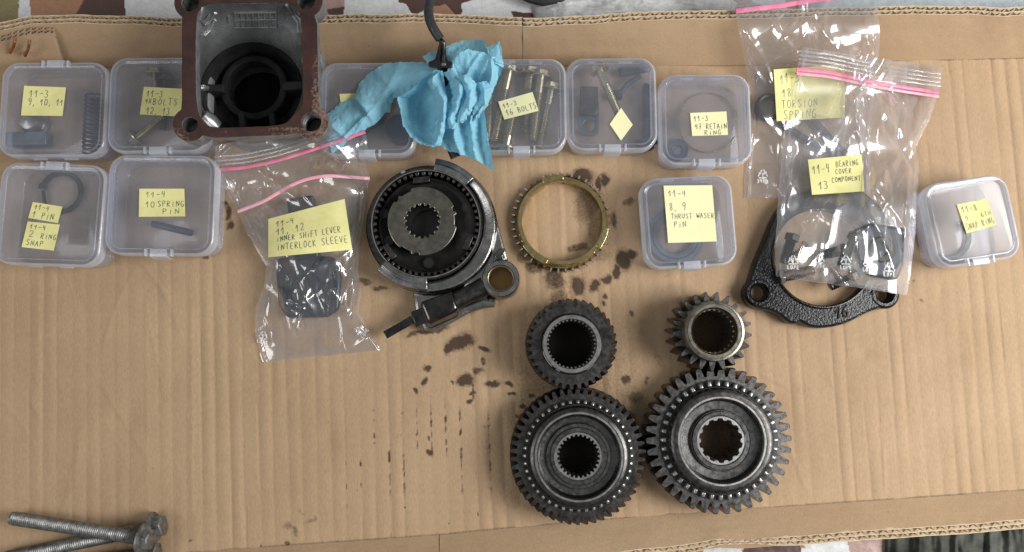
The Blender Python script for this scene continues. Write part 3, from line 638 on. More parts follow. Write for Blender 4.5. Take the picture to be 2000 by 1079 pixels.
Z1 = BZ + .1
note('yellow note reading 11-3 and 9, 10, 11', [(47, 168), (129, 171), (122, 227), (41, 226)], Z1, [('11-3', .14, .62, .12, .36), ('9, 10, 11', .14, 1.0, .42, .64)])
note('yellow note reading 11-3, 4X BOLTS and 12, 13, partly under the housing', [(281, 170), (362, 174), (354, 228), (273, 224)], Z1, [('11-3', .08, .5, .1, .34), ('4X', .08, .24, .42, .58), ('BOLTS', .26, .88, .38, .62), ('12, 13', .14, .72, .72, .96)])
note('yellow note almost hidden under the blue paper towel', [(663, 184), (768, 180), (762, 220), (668, 223)], Z1, [])
note('yellow note reading 11-3 and 16 BOLTS, tilted', [(973, 199), (1040, 180), (1052, 217), (985, 234)], Z1, [('11-3', .08, .5, .18, .42), ('16 BOLTS', .1, 1.0, .54, .84)], True)
note('yellow note reading 11-3 and 47 RETAIN RING', [(1348, 221), (1419, 218), (1422, 264), (1352, 266)], Z1, [('11-3', .08, .5, .14, .36), ('47 RETAIN', .1, 1.0, .48, .72), ('RING', .34, .84, .78, .98)], True, wd=.38)
note('small yellow note reading 11-4 and 1 PIN', [(64, 395), (122, 404), (113, 436), (55, 426)], Z1, [('11-4', .1, .62, .1, .42), ('1 PIN', .1, .85, .5, .9)])
note('yellow note reading 11-4 and 2 RING SNAP', [(54, 433), (117, 439), (105, 490), (42, 483)], Z1 + .3, [('11-4', .1, .62, .08, .28), ('2', .12, .3, .32, .56), ('RING', .5, 1.0, .40, .60), ('SNAP', .1, .66, .68, .9)])
note('yellow note reading 11-4 and 10 SPRING PIN', [(272, 369), (360, 369), (362, 423), (271, 424)], Z1, [('11-4', .14, .6, .1, .3), ('10', .14, .36, .46, .66), ('SPRING', .4, 1.0, .42, .64), ('PIN', .5, .9, .7, .9)])
note('tall pale yellow note reading 11-4, 8, 9 and THRUST WASER PIN', [(1296, 363), (1391, 362), (1400, 472), (1305, 475)], Z1, [('11-4', .08, .46, .08, .19), ('8, 9', .08, .44, .3, .43), ('THRUST WASER', .1, 1.0, .49, .58), ('PIN', .14, .42, .63, .73)], True, wd=.36)
note('yellow note reading 11-8 and 1 6TH SNAP RING', [(1869, 400), (1927, 389), (1946, 440), (1888, 456)], Z1, [('11-8', .08, .62, .1, .32), ('1', .1, .28, .42, .6), ('6TH', .62, 1.0, .42, .6), ('SNAP RING', .04, 1.0, .68, .92)], wd=.38)
note('diamond shaped piece of yellow paper on the point of a bolt', [(1213, 211), (1236, 244), (1213, 275), (1191, 243)], Z1, [], True)

# ------------------------------------------------------------------ bolts and other small contents
def bolt(label, a, b, za, zb, r, hr, m, group, hh=6.0, flange=True, pitch=1.5, thread0=.0, name='bolt', sizemm=False):
    """hex bolt from head a to tip b (photo positions with heights); r, hr in mm"""
    A = np.array(p3(*a, za)); B = np.array(p3(*b, zb)); L_ = float(np.linalg.norm(B - A)); d = (B - A) / L_
    up = np.array((0, 0, 1.)); x = np.cross(d, up); x /= np.linalg.norm(x); y = np.cross(x, d)
    t = thing(name, label, 'bolt', tuple(A), group)
    def ringp(s, rad, n, ph=0): c = A + d * s; return [tuple(c + (x * math.cos(2 * PI * k / n + ph) + y * math.sin(2 * PI * k / n + ph)) * rad) for k in range(n)]
    sh = MB(); rings = []; s = 0.0; t0 = L_ * thread0
    rings.append(ringp(0, r, 14)); 
    if t0 > 0: rings.append(ringp(t0, r, 14))
    s = t0 + .01
    while s < L_ - pitch:
        rings.append(ringp(s, r, 14)); rings.append(ringp(s + pitch * .5, r * .84, 14)); s += pitch
    rings.append(ringp(L_ - .6, r * .92, 14)); rings.append(ringp(L_, r * .72, 14))
    sh.loft(rings); sh.build('shank', m, t, angle=25)
    hd = MB()
    hd.loft([ringp(-hh, hr * .86, 6, .3), ringp(-hh + .7, hr, 6, .3), ringp(-1.2 if flange else 0, hr, 6, .3)]); hd.build('head', m, t, bevel=.25)
    if flange:
        fl = MB(); fl.loft([ringp(-1.8, hr * 1.02, 24), ringp(-1.0, hr * 1.38, 24), ringp(0.2, hr * 1.4, 24)]); fl.build('flange', m, t, angle=25)
    return t
GC = 'bolts inside the clear boxes'
bolt('dark headed bolt upright in the box under the housing, its thread above the note', (303, 145), (304, 190), 6, 4, 3.2, 5.5, M['zinc'], GC)
bolt('dark bolt lying low in the box under the housing, right of the note', (325, 160), (318, 255), 6, 5, 3.2, 6, M['steel_dark'], GC)
bolt('bolt whose tip shows below the note reading 12, 13', (268, 268), (320, 225), 5, 8, 2.8, 5.5, M['zinc'], GC)
GD = 'long bolts in the box by the towel'
for lab, a, b, za, zb in (('leftmost long bolt, half hidden under the blue towel edge', (958, 150), (952, 275), 8, 6), ('long bolt leaning left from the towel side of the note', (994, 142), (965, 278), 9, 6),
        ('long bolt upright in the middle behind the note', (1035, 146), (1028, 262), 9, 6), ('long bolt next right, passing behind the note corner', (1056, 152), (1040, 275), 14, 12), ('rightmost long bolt, slanting along the box side', (1076, 176), (1052, 290), 10, 6),
        ('short bolt with its head at the front of the box below the note', (988, 288), (1006, 200), 6, 7)):
    bolt(lab, a, b, za, zb, 3.6, 6.5, M['zinc'], GD, thread0=.25)
bolt('bolt with a coarse thread pointing at the yellow paper diamond', (1172, 140), (1212, 232), 17, 19, 3.4, 5.5, M['zinc'], 'bolts in the box with the diamond', thread0=.3)
bolt('bolt standing along the right side of the diamond box, head at front', (1262, 278), (1262, 165), 6, 6, 3.3, 6.5, M['bluesteel'], 'bolts in the box with the diamond')
mb = MB(); mb.tube([p3(1205, 190, 8), p3(1225, 165, 9), p3(1250, 148, 10)], 2.2, 10)
t = thing('lever', 'dark blue bent lever across the back right of the diamond box', 'lever', p3(1225, 165, 4)); mb.build('rod', M['bluesteel'], t)
mb = MB(); mb.bar(p3(1212, 140, 8), p3(1268, 130, 8), 8, 4, 10, 1); mb.build('grip', M['bluesteel'], t, bevel=1.8, seg=3)
mb = MB(); mb.tube([p3(1205, 178, 8), p3(1205, 195, 8)], 4, 14); mb.build('knob', M['oil_black'], t, bevel=1)
t = thing('bracket', 'grey metal clip bracket with a round hole, left in the diamond box', 'bracket', p3(1150, 220, 3))
o_ = [p3(*p, 3)[:2] for p in ((1130, 262), (1128, 238), (1132, 200), (1168, 200), (1168, 240), (1168, 262), (1162, 268), (1136, 268))]
plate('foot', o_, [circ(p3(1149, 249, 3), 4.6)], 6, 8, M['washer'], t, .4)
mb = MB(); mb.bar(p3(1149, 228, 8), p3(1150, 172, 8), 14, 8.2, 12); mb.build('tongue', M['steel_dark'], t, bevel=.8)
# retain ring box
t = thing('retaining_ring', 'dark disc with a pale cut-out in the front left corner of its box', 'ring', p3(1322, 294, 2))
mb = MB(); c = p3(1322, 294, 3); mb.lathe([(4, 0), (4, 2), (8.8, 2.2), (9, 0)], c, 48, True); mb.build('rim', M['bluesteel'], t, bevel=.2)
mb = MB(); mb.lathe([(4.0, .8), (.01, .8)], p3(1326, 300, 3), 40); mb.build('core', M['washer'], t)
mb = MB(); mb.tube([p3(1383 + 58 * math.cos(a), 240 + 58 * math.sin(a), 3) for a in np.linspace(.5, 6.1, 60)], .6, 6)
tag(mb.build('wire_ring', M['zinc'], None), 'thin wire ring lying round the floor of the retain ring box', 'ring')
# box A
mb = MB(); pts = []
for k in range(0, 14 * 16 + 1):
    a = 2 * PI * k / 16; f_ = k / (14 * 16); c = np.array(p3(183 - 6 * f_, 186 + 116 * f_, 8)); pts.append(tuple(c + np.array((5.8 * math.cos(a), 0, 5.8 * math.sin(a)))))
mb.tube(pts, .95, 6); tag(mb.build('coil_spring', M['bluesteel'], None), 'dark blue coil spring along the right side of the back left box', 'spring')
t = thing('dome_nut', 'shiny round domed nut below the note in the back left box', 'nut', p3(70, 244, 3)); mb = MB(); c = p3(70, 244, 2)
mb.lathe([(8.5, 0), (9, 3), (8.6, 8), (6.5, 11.5), (3, 13), (.01, 13.3)], c, 40); mb.build('dome', M['steel_mid'], t)
mb = MB(); mb.lathe([(8.8, 0), (11.5, .4), (11.5, 2), (8.8, 2.4)], c, 40); mb.build('flange', M['steel_mid'], t)
mb = MB(); mb.bar(p3(25, 278, 2), p3(104, 276, 2), 11, 2, 12); tag(mb.build('metal_block', M['washer'], None, bevel=1), 'flat grey metal block at the front of the back left box', 'block')
# box C
mb = MB(); c = p3(785, 258, 3); mb.lathe([(.01, 14), (9, 14), (11, 12), (11.5, 0)], c, 40); tag(mb.build('rubber_plug', M['bluesteel'], None), 'dark round plug at the front of the box under the towel', 'plug')
mb = MB(); mb.tube([p3(700, 285, 4), p3(720, 250, 4), p3(750, 235, 5)], 2, 8); tag(mb.build('pin', M['steel_dark'], None), 'dark pin on the floor of the box under the towel', 'pin', 'small pins in boxes')
# snap rings
def snapring(label, c, r, a0, a1, zz, m, rad=1.5, name='snap_ring'):
    mb = MB(); n = 50; rings = []
    t = thing(name, label, 'snap ring', p3(c[0], c[1], zz), 'snap rings inside clear boxes')
    for k in range(n + 1):
        a = math.radians(a0 + (a1 - a0) * k / n); cs, sn = math.cos(a), math.sin(a); w_ = rad * (1.6 if k < 3 or k > n - 3 else 1)
        cc = np.array(p3(c[0], c[1], zz)); rings.append([tuple(cc + np.array((cs * (r + dx), sn * (r + dx), dz))) for dx, dz in ((-w_, -.9), (w_, -.9), (w_, .9), (-w_, .9))])
    mb.loft(rings); mb.build('ring', m, t, bevel=.3); return t
snapring('dark snap ring in the box with two notes', (120, 376), 15.5, -120, 170, 4, M['oil_black'], 2)
snapring('open black snap ring below the note in the right edge box', (1848, 462), 17.5, 150, 400, 4, M['oil_black'], 2)
mb = MB(); mb.tube([p3(84, 372, 4), p3(88, 400, 4)], 1.5, 8); tag(mb.build('pin', M['oil_black'], None), 'small black pin beside the snap ring in the two-note box', 'pin', 'small pins in boxes')
A = np.array(p3(297, 437, 4.2)); B = np.array(p3(375, 456, 4.2)); mb = MB(); d = (B - A); q = np.array((-d[1], d[0], 0)); q = q / np.linalg.norm(q)
rg = []
for s_ in (0, .02, .98, 1):
    k_ = 2.6 if 0 < s_ < 1 else 2.2; c = A + d * s_; rg.append([tuple(c + q * math.cos(a) * k_ + np.array((0, 0, math.sin(a) * k_))) for a in np.linspace(PI / 2 + .25, PI / 2 + 2 * PI - .25, 20)])
mb.loft(rg); tag(mb.build('spring_pin', M['bluesteel'], None), 'dark blue slotted spring pin lying below the note in its box', 'spring pin')
t = thing('thrust_washer', 'wide grey-blue thrust washer under the tall pale note', 'washer', p3(1318, 462, 3)); c = p3(1318, 462, 2.5); mb = MB()
mb.lathe([(13.5, 0), (13.5, 3), (14.5, 3.4), (17.5, 3.4), (18, 2.8), (18.6, 3.4), (21.5, 3.4), (22.3, 2.6), (22.3, 0)], c, 72, True); mb.build('ring', M['washer'], t)
# ------------------------------------------------------------------ gears
def tooth_ring(c, n, r0, r1, z, tw=0, tip=.34, root=.62, top_round=.0, n_ph=0.0):
    pts = []
    for k in range(n):
        a = 2 * PI * (k + n_ph) / n + tw; st_ = 2 * PI / n
        for f_, r in ((-root / 2 - .10, r0), (-root / 2, r0 + (r1 - r0) * .06), (-(root * .55 + tip * .45) / 2, r0 + (r1 - r0) * .5), (-tip / 2, r1 - (r1 - r0) * .05), (-tip / 4, r1), (tip / 4, r1), (tip / 2, r1 - (r1 - r0) * .05), ((root * .55 + tip * .45) / 2, r0 + (r1 - r0) * .5), (root / 2, r0 + (r1 - r0) * .06), (root / 2 + .10, r0)):
            pts.append((c[0] + r * math.cos(a + f_ * st_), c[1] + r * math.sin(a + f_ * st_), z))
    return pts
def circ_like(ring, c, r, z):
    return [(c[0] + r * math.cos(math.atan2(y - c[1], x - c[0])), c[1] + r * math.sin(math.atan2(y - c[1], x - c[0])), z) for x, y, _ in ring]
def gear_wheel(name, t, c, n, r0, r1, z0, z1, rin, m, twist=0.0, ph=0, cham=.7, tip=.34, root=.62, bevel=0):
    b = MB(); st_ = 6; rings = []
    ri0 = tooth_ring(c, n, r0, r1, z0, 0, tip, root, n_ph=ph); rings.append(circ_like(ri0, c, rin, z0))
    rings.append(tooth_ring(c, n, r0 - cham * .3, r1 - cham, z0, 0, tip, root, n_ph=ph))
    for k in range(st_ + 1):
        f_ = k / st_; rings.append(tooth_ring(c, n, r0, r1, z0 + cham + (z1 - z0 - 2 * cham) * f_, twist * f_, tip, root, n_ph=ph))
    rings.append(tooth_ring(c, n, r0 - cham * .3, r1 - cham, z1, twist, tip, root, n_ph=ph))
    last = rings[-1]; rings.append(circ_like(last, c, rin, z1))
    b.loft(rings, False, False, True)
    return fix_normals(b.build(name, m, t, angle=30))
def spline_bore(name, t, c, n, r0, r1, z0, z1, rout, m, ph=0, rnd=False):
    """internal splines: teeth pointing inward from r1 to r0"""
    b = MB(); rings = []
    r = tooth_ring(c, n, r1, r0, z0, 0, .30, .55, n_ph=ph)
    rings = [circ_like(r, c, rout, z0), r, tooth_ring(c, n, r1, r0, z1 - .4, 0, .3, .55, n_ph=ph), tooth_ring(c, n, r1 + .3, r0 + .4, z1, 0, .3, .55, n_ph=ph)]
    rings.append(circ_like(rings[-1], c, rout, z1)); b.loft(rings, False, False, True)
    return fix_normals(b.build(name, m, t, angle=30))
def turned(name, t, c, prof, m, n=120, closed=True):
    b = MB(); b.lathe(prof, c, n, closed); return fix_normals(b.build(name, m, t, angle=28))

GG = 'four transmission gears on the cardboard'
def k_(z): return K(z)
# upper left: helical gear with a plain hub
zt = 36.0; c = P(1117, 672, zt); c = (c[0], c[1], 0); k = k_(zt)
t = thing('gear', 'dark helical gear with slim teeth and a wide black bore, upper left of four', 'gear', (c[0], c[1], .5), GG)
gear_wheel('toothed_wheel', t, c, 35, 79 * k, 89.5 * k, 9, zt - 3, 60 * k, M['steel_dark'], twist=.22)
turned('web', t, c, [(61 * k, 10), (61 * k, zt - 3.3), (58 * k, zt - 4.2), (55 * k, zt - 4.2), (55 * k, 10)], M['steel_dark'])
turned('flange', t, c, [(50 * k, 1), (88 * k, 1), (89.5 * k, 2.5), (89.5 * k, 7), (88 * k, 8.8), (50 * k, 8.8)], M['steel_dark'])
turned('collar', t, c, [(48 * k, 2), (48 * k, zt - .6), (49 * k, zt), (56 * k, zt), (57.5 * k, zt - .8), (57.5 * k, zt - 5), (52 * k, zt - 7), (52 * k, 2)], M['steel_mid'])
spline_bore('splined_bore', t, c, 36, 44.5 * k, 47.5 * k, 2, zt - 4, 48.5 * k, M['steel_mid'])
for a0, a1 in ((195, 228), (238, 246), (300, 318)):
    b = MB(); b.loft([[(c[0] + r * math.cos(math.radians(a)), c[1] + r * math.sin(math.radians(a)), z) for r, z in ((57.2 * k, zt - 4), (58.8 * k, zt - 4), (58.8 * k, zt - 2.4), (57.2 * k, zt - 2.4))] for a in np.linspace(a0, a1, 10)]); b.build('snap_ring', M['steel_bright'], t)
# lower left: large helical gear with dog teeth and a cone
def big_gear(label, cu, cv, r1, r0, n, twist, ndog, rd0, rd1, rc, rin, rbore, nsp, zg, zt, tip, root, ph, facem):
    kz = k_(zg); c = P(cu, cv, zt); c = (c[0], c[1], 0); k = k_(zt)
    t = thing('gear', label, 'gear', (c[0], c[1], .5), GG)
    gear_wheel('toothed_wheel', t, c, n, r0 * kz, r1 * kz, 1, zg, 92 * kz, facem, twist=twist, ph=ph, tip=tip, root=root)
    turned('dog_ring_seat', t, c, [(80 * k, zg - 2), (rd1 * k + .8, zg - 2), (rd1 * k + .8, zg + .25), (rd0 * k + .1, zg + .5), (rd0 * k + .1, zg + 4.0), (rd0 * k - .8, zg + 5.0), (80 * k, zg + 5.0)], M['oil_black'])
    b = MB(); rr0, rr1 = rd0 * k, rd1 * k; T_ = lambda da, db, z, ti, ro: tooth_ring(c, ndog, rr0 + da, rr1 + db, z, 0, ti, ro)
    r_ = [T_(-.4, .3, zg + .1, .42, .56), T_(-.4, .3, zg + 2.2, .42, .56), T_(-.5, .1, zg + 3.0, .34, .5), T_(-.6, -.6, zg + 3.8, .24, .42), T_(-1.2, -1.8, zg + 4.1, .16, .32)]
    b.loft([circ_like(r_[0], c, 90 * k, zg + .1)] + r_ + [circ_like(r_[-1], c, rd0 * k - 1.6, zg + 4.1), circ_like(r_[-1], c, 90 * k, zg + 1)], False, False, True)
    fix_normals(b.build('dog_teeth', M['dog_steel'], t, angle=80)); bpy.context.collection.objects[-1].data.set_sharp_from_angle(angle=math.radians(75))
    turned('cone', t, c, [(84 * k, zg), (rc * k + 1.5, zg), (rc * k, zg + 4.8), ((rc - 4) * k, zt - 1.2), ((rc - 8) * k, zt - .4), ((rc - 8) * k - .8, zt - .2), (86 * k, zt - .2), (84 * k, zt - 1)], M['steel_dark'])
    turned('polished_ring', t, c, [(78.5 * k, zg + 2), (79.5 * k, zt - 1.2), (81.5 * k, zt), (85 * k, zt), (86.5 * k, zt - .6), (86.5 * k, zg + 2)], M['steel_mid'])
    turned('recess', t, c, [(79 * k, zt - 2.5), (75 * k, zt - 7), (rin * k, zt - 7.6), (rin * k, zt - 10), (79 * k, zt - 10)], M['steel_face'])
    turned('hub', t, c, [(rbore * k + 1.6, 1), (rbore * k + 1.6, zt - 4.2), (rbore * k + 2.4, zt - 3.6), ((rbore + 13) * k, zt - 3.6), ((rbore + 14) * k, zt - 4.4), ((rbore + 14) * k, zt - 5.4), ((rbore + 16) * k, zt - 5.4), ((rbore + 16) * k, zt - 4.8), (rin * k, zt - 4.8), (rin * k + .4, zt - 5.4), (rin * k + .4, 1)], M['steel_face'])
    spline_bore('splined_bore', t, c, nsp, (rbore - 4) * k, rbore * k, 1.5, zt - 4.4, rbore * k + 1.8, M['steel_mid'])
    return t
big_gear('large dark gear with fine slanted teeth and shiny inner studs, lower left of four', 1131, 893, 131, 117, 50, .16, 44, 101.5, 106.8, 97, 62, 41, 28, 25, 35, .34, .62, .2, M['steel_dark'])
big_gear('largest grey gear with broad straight teeth and a notched bore, lower right', 1411, 862, 141, 121, 38, 0.0, 40, 105.5, 114.3, 102, 58, 42, 14, 22, 33, .40, .74, .1, M['steel_face'])
# upper right: small pointed gear
zt = 40.0; c = P(1396, 647, zt); c = (c[0], c[1], 0); k = k_(zt)
t = thing('gear', 'smallest gear, with long pointed teeth and a raised plain collar', 'gear', (c[0], c[1], .5), GG)
gear_wheel('toothed_wheel', t, c, 21, 58 * k, 79 * k, 1, zt - 8, 46 * k, M['steel_face'], twist=.12, tip=.22, root=.74, ph=.3)
turned('collar', t, c, [(43.5 * k, 2), (43.5 * k, zt - 2), (45.5 * k, zt - .3), (46.5 * k, zt), (52 * k, zt), (52.5 * k, zt - .6), (53.5 * k, zt - .6), (54 * k, zt), (58 * k, zt - .3), (59.5 * k, zt - 1.5), (60 * k, zt - 9), (60 * k, 2)], M['collar'])
turned('brass_lining', t, c, [(43 * k, 4), (43 * k, zt - 2.6), (43.9 * k, zt - 2.6), (43.9 * k, 4)], M['brass_dark'])
spline_bore('splined_bore', t, c, 26, 40.5 * k, 43 * k, 4, zt - 7, 43.2 * k, M['steel_mid'])

# ------------------------------------------------------------------ brass synchro ring
zt = 11.0; c = P(1098, 432, zt); c = (c[0], c[1], .5); k = k_(zt)
t = thing('synchro_ring', 'brass synchroniser ring with small pointed teeth, lying on oil-stained cardboard', 'ring', c)
turned('cone_ring', t, c, [(82 * k, .3), (79 * k, zt - 1), (79.8 * k, zt), (87 * k, zt), (88.5 * k, zt - .8), (90 * k, 4), (90 * k, .3)], M['brass'])
gear_wheel('tooth_band', t, c, 42, 92.5 * k, 99 * k, .6, 4.2, 89 * k, M['brass_dark'], cham=.6, tip=.12, root=.6)
for q in range(42):
    if (q % 14) in (0, 1): continue
    a = 2 * PI * q / 42; b = MB(); e = (c[0] + 97.0 * k * math.cos(a), c[1] + 97.0 * k * math.sin(a), c[2] + 4.1)
    d = (math.cos(a), math.sin(a)); b.loft([[(e[0] + d[0] * x - d[1] * y, e[1] + d[1] * x + d[0] * y, e[2] + z) for x, y, z in ((-1.8, -1.15, zz), (1.5, -1.0, zz), (2.0, 0, zz), (1.5, 1.0, zz), (-1.8, 1.15, zz))] if zz == 0 else [(e[0] + d[0] * x - d[1] * y, e[1] + d[1] * x + d[0] * y, e[2] + zz) for x, y in ((-1.2, -.6), (.6, -.55), (1.0, 0), (.6, .55), (-1.2, .6))] for zz in (0, 1.3)])
    b.build('tooth', M['steel_bright'], t, smooth=False)
for a0, a1, inner in ((88, 116, 0), (212, 250, 0), (322, 352, 0)):
    b = MB(); b.loft([[(c[0] + r * math.cos(math.radians(a)), c[1] + r * math.sin(math.radians(a)), c[2] + z) for r, z in ((82 * k, zt - .6), (93 * k, zt - .6), (93 * k, zt + 1.6), (82 * k, zt + 1.6))] for a in np.linspace(a0, a1, 14)]); b.build('lug', M['brass'], t, bevel=.4)
b = MB()
for a0, a1 in ((55, 85), (115, 170), (185, 225), (235, 262), (278, 330), (338, 375), (22, 50)):
    b.loft([[(c[0] + r * math.cos(math.radians(a)), c[1] + r * math.sin(math.radians(a)), c[2] + z) for r, z in ((78.6 * k, 1), (80.6 * k, zt - 1.2), (82.5 * k, zt - 1.5), (82.5 * k, 1))] for a in np.linspace(a0, a1, 16)])
b.build('friction_pads', M['brass'], t, bevel=.2)

# ------------------------------------------------------------------ synchro hub in its sleeve, with the shift fork round it
zt = 22.0; c = P(832, 437, zt); c = (c[0], c[1], .5); k = k_(zt)
t = thing('synchro_hub', 'dark toothed synchroniser sleeve with a grey splined plate at its centre', 'synchroniser', c)
turned('sleeve', t, c, [(104 * k, 1), (104 * k, zt - 1), (105.5 * k, zt), (110.5 * k, zt), (112 * k, zt - 1), (112 * k, 11), (121 * k, 11), (124 * k, 9.6), (124 * k, 1)], M['steel_dark'])
b = MB(); r = tooth_ring(c, 50, 105 * k, 98 * k, 0, 0, .36, .56)
rings = [circ_like(r, c, 106 * k, c[2] + 3), [(x, y, c[2] + 3) for x, y, _ in r], [(x, y, c[2] + zt - 2.0) for x, y, _ in r], circ_like(r, c, 106 * k, c[2] + zt - 1.4)]
b.loft(rings, False, False, True); fix_normals(b.build('inner_teeth', M['steel_dark'], t, angle=30))
turned('edge_ring', t, c, [(105 * k, zt - 1.2), (106 * k, zt + .3), (108 * k, zt + .3), (109 * k, zt - 1)], M['steel_mid'])
turned('hub_body', t, c, [(34 * k, 1), (34 * k, 8), (60 * k, 8), (88 * k, 10), (94 * k, 12), (96.5 * k, 12), (96.5 * k, 1)], M['oil_black'])
cc = P(825, 432, 20); cc = (cc[0], cc[1])
outl = []
for a in np.arange(0, 360, 2.0):
    q = (a - 12) % 120; rr = 69 if 12 < q < 100 else 64.5
    if q < 6: rr = 69
    outl.append((cc[0] + rr * k * math.cos(math.radians(a)), cc[1] + rr * k * math.sin(math.radians(a))))
bore = [(x, y) for x, y, _ in tooth_ring(cc, 18, 35 * k, 30.5 * k, 0, 0, .3, .6)]
plate('hub_plate', outl, [bore], 15, 20.5, M['collar'], t, .5)
b = MB(); b.lathe([(34 * k, -4), (.01, -4)], (cc[0], cc[1], 8), 30); b.build('bore_shadow', M['oil_black'], t); bpy.data.objects['bore_shadow'].name = 'hub_bore_shade'  # added dark disc, painted shade down the hub bore
for (u, v) in ((750, 418), (838, 514), (760, 470)):
    q = P(u, v, 12); b = MB(); b.lathe([(3.9, 0), (3.9, -.6), (.01, -.6)] if u != 838 else [(4.4, .4), (4.4, -.6), (.01, -.6)], (q[0], q[1], 12.9), 24); b.build('key_seat', M['oil_black'], t)
for a in (97, 217, 337):
    b = MB(); e = (c[0] + 84 * k * math.cos(math.radians(a)), c[1] + 84 * k * math.sin(math.radians(a))); e2 = (c[0] + 97 * k * math.cos(math.radians(a)), c[1] + 97 * k * math.sin(math.radians(a)))
    b.bar(e, e2, 13, 12, 20); b.build('sliding_key', M['steel_dark'], t, bevel=.6)
b = MB(); q = P(788, 337, 20); b.lathe([(2, 0), (2, 1.2), (1.4, 2), (.01, 2.2)], (q[0], q[1], 19.5), 20); b.build('ball', M['steel_bright'], t)

M['fork'] = mk('oily_cast_steel', (.20, .195, .19), (.40, .39, .38), 90, (.2, .36), 1.0, .25, 900)
fk = thing('shift_fork', 'grey steel shift fork curving round the synchroniser, with a round eye at one end', 'shift fork', (c[0] + 40, c[1] - 40, .5))
zf0, zf1 = 11.8, 21.0
b = MB(); rings = []
for a in np.linspace(78, -134, 90):
    wide = 1 - abs((a + 35) / 105); ro = (129 + 15 * max(0, wide) ** .7) ; ri = 114.5
    hh = zf1 + 1.5 * max(0, wide)
    pr = [(ri, zf0), (ro - 1, zf0), (ro, zf0 + 2), (ro, hh - 3.5), (ro - 4, hh - .6), (ro - 7, hh - .2), (ri + 6, hh - 2.2), (ri + 1.5, hh - 2.6), (ri, hh - 3.2)]
    rings.append([(c[0] + r_ * k * math.cos(math.radians(a)), c[1] + r_ * k * math.sin(math.radians(a)), z) for r_, z in pr])
b.loft(rings); fix_normals(b.build('arc', M['fork'], fk, bevel=.4, angle=40))
for a0, a1, zz, r0, r1 in ((82, 44, 24.5, 108, 133), (-88, -136, 24.5, 108, 133)):
    b = MB(); rings = []
    for a in np.linspace(a0, a1, 20):
        pr = [(r0, zz - 2.6), (r0, zz), (r0 + 12, zz + .4), (r0 + 13, zz - .6), (r1 - 2, zz - .8), (r1, zz - 3), (r1, zf0), (r1 - 8, zf0), (r1 - 8, zz - 4)]
        rings.append([(c[0] + r_ * k * math.cos(math.radians(a)), c[1] + r_ * k * math.sin(math.radians(a)), z) for r_, z in pr])
    b.loft(rings); fix_normals(b.build('jaw_pad', M['fork'], fk, bevel=.5))
e = P(978, 544, 27)
turned('eye', fk, (e[0], e[1], 0), [(25.5 * K(27), 2), (25.5 * K(27), 26), (27 * K(27), 27), (35 * K(27), 27), (37 * K(27), 25.5), (38 * K(27), 2)], M['fork'])
turned('bushing', fk, (e[0], e[1], 0), [(24.2 * K(27), 2), (24.2 * K(27), 25), (25.6 * K(27), 25.4), (25.6 * K(27), 2)], M['zinc'])
o_ = [p3(*p, 16)[:2] for p in ((955, 400), (968, 420), (985, 485), (992, 508), (966, 514), (950, 535), (948, 560), (952, 578), (925, 585), (905, 560), (928, 530), (950, 470))]
plate('web', o_, [], 5, 18, M['fork'], fk, 1.6)
o_ = [p3(*p, 9)[:2] for p in ((806, 572), (850, 572), (900, 560), (940, 575), (948, 592), (915, 612), (880, 632), (850, 648), (828, 646), (812, 610))]
plate('skirt', o_, [], 1.5, 10, M['fork'], fk, 2.6)
b = MB(); b.tube([p3(982, 488, 15), p3(972, 500, 20), p3(975, 512, 24)], [2.5, 3.5, 4], 10); b.build('rib', M['fork'], fk)
b = MB(); b.tube([p3(880, 592, 15), p3(915, 575, 15), p3(947, 559, 16)], [7.5, 7.0, 7.5], 20); b.build('neck', M['steel_dark'], fk)
b = MB(); b.tube([p3(905, 604, 6), p3(945, 590, 6), p3(966, 592, 7)], [4.5, 5, 3.5], 14); b.build('lower_rib', M['fork'], fk)
qd = [P(*p, 24)[:2] for p in ((818, 590), (884, 566), (896, 604), (836, 634))]
qb = [P(*p, 3)[:2] for p in ((826, 602), (884, 580), (900, 622), (838, 650))]
b = MB(); b.loft([[(*p, 3) for p in qb], [(*p, 24) for p in qd]]); b.build('lug_block', M['glossy'], fk, bevel=3.2, seg=4)
b = MB(); b.loft([[(*p, z) for p in [P(*q_, z)[:2] for q_ in ((802, 610), (826, 600), (842, 626), (812, 640))]] for z in (6, 20)]); b.build('step_block', M['glossy'], fk, bevel=.8)
b = MB(); b.loft([[(*p, z) for p in [P(*q_, z)[:2] for q_ in ((748, 648), (803, 617), (809, 632), (756, 662))]] for z in (9, 17)]); b.build('selector_rod', M['glossy'], fk, bevel=.7)

# ------------------------------------------------------------------ black bearing cover
zt = 12.0
t = thing('bearing_cover', 'black lacquered bearing cover ring with three bolt ears and a cast 16', 'bearing cover', p3(1606, 500, 1))
outp = [(1484, 605), (1462, 592), (1451, 570), (1463, 548), (1470, 525), (1476, 505), (1492, 470), (1506, 432), (1524, 400), (1556, 378), (1600, 366), (1625, 350), (1650, 346), (1672, 356), (1690, 376), (1722, 402), (1745, 445), (1752, 490), (1748, 535), (1758, 560), (1756, 580), (1742, 598), (1716, 603), (1690, 613), (1660, 630), (1625, 640), (1590, 642), (1570, 634), (1562, 628), (1556, 634), (1542, 632), (1520, 614), (1500, 606)]
def smooth_poly(p, it=2):
    p = [np.array(x, float) for x in p]
    for _ in range(it):
        q = []
        for i in range(len(p)):
            a, b_2 = p[i], p[(i + 1) % len(p)]; q += [a * .75 + b_2 * .25, a * .25 + b_2 * .75]
        p = q
    return p
oc = [tuple(P(*p, zt)[:2]) for p in smooth_poly(outp)]
ic = [tuple(P(1607 + 96 * math.cos(a), 502 + 97 * math.sin(a), zt)[:2]) for a in np.linspace(0, 2 * PI, 96, endpoint=False)]
ears = [(1483, 572), (1728, 574), (1648, 368)]
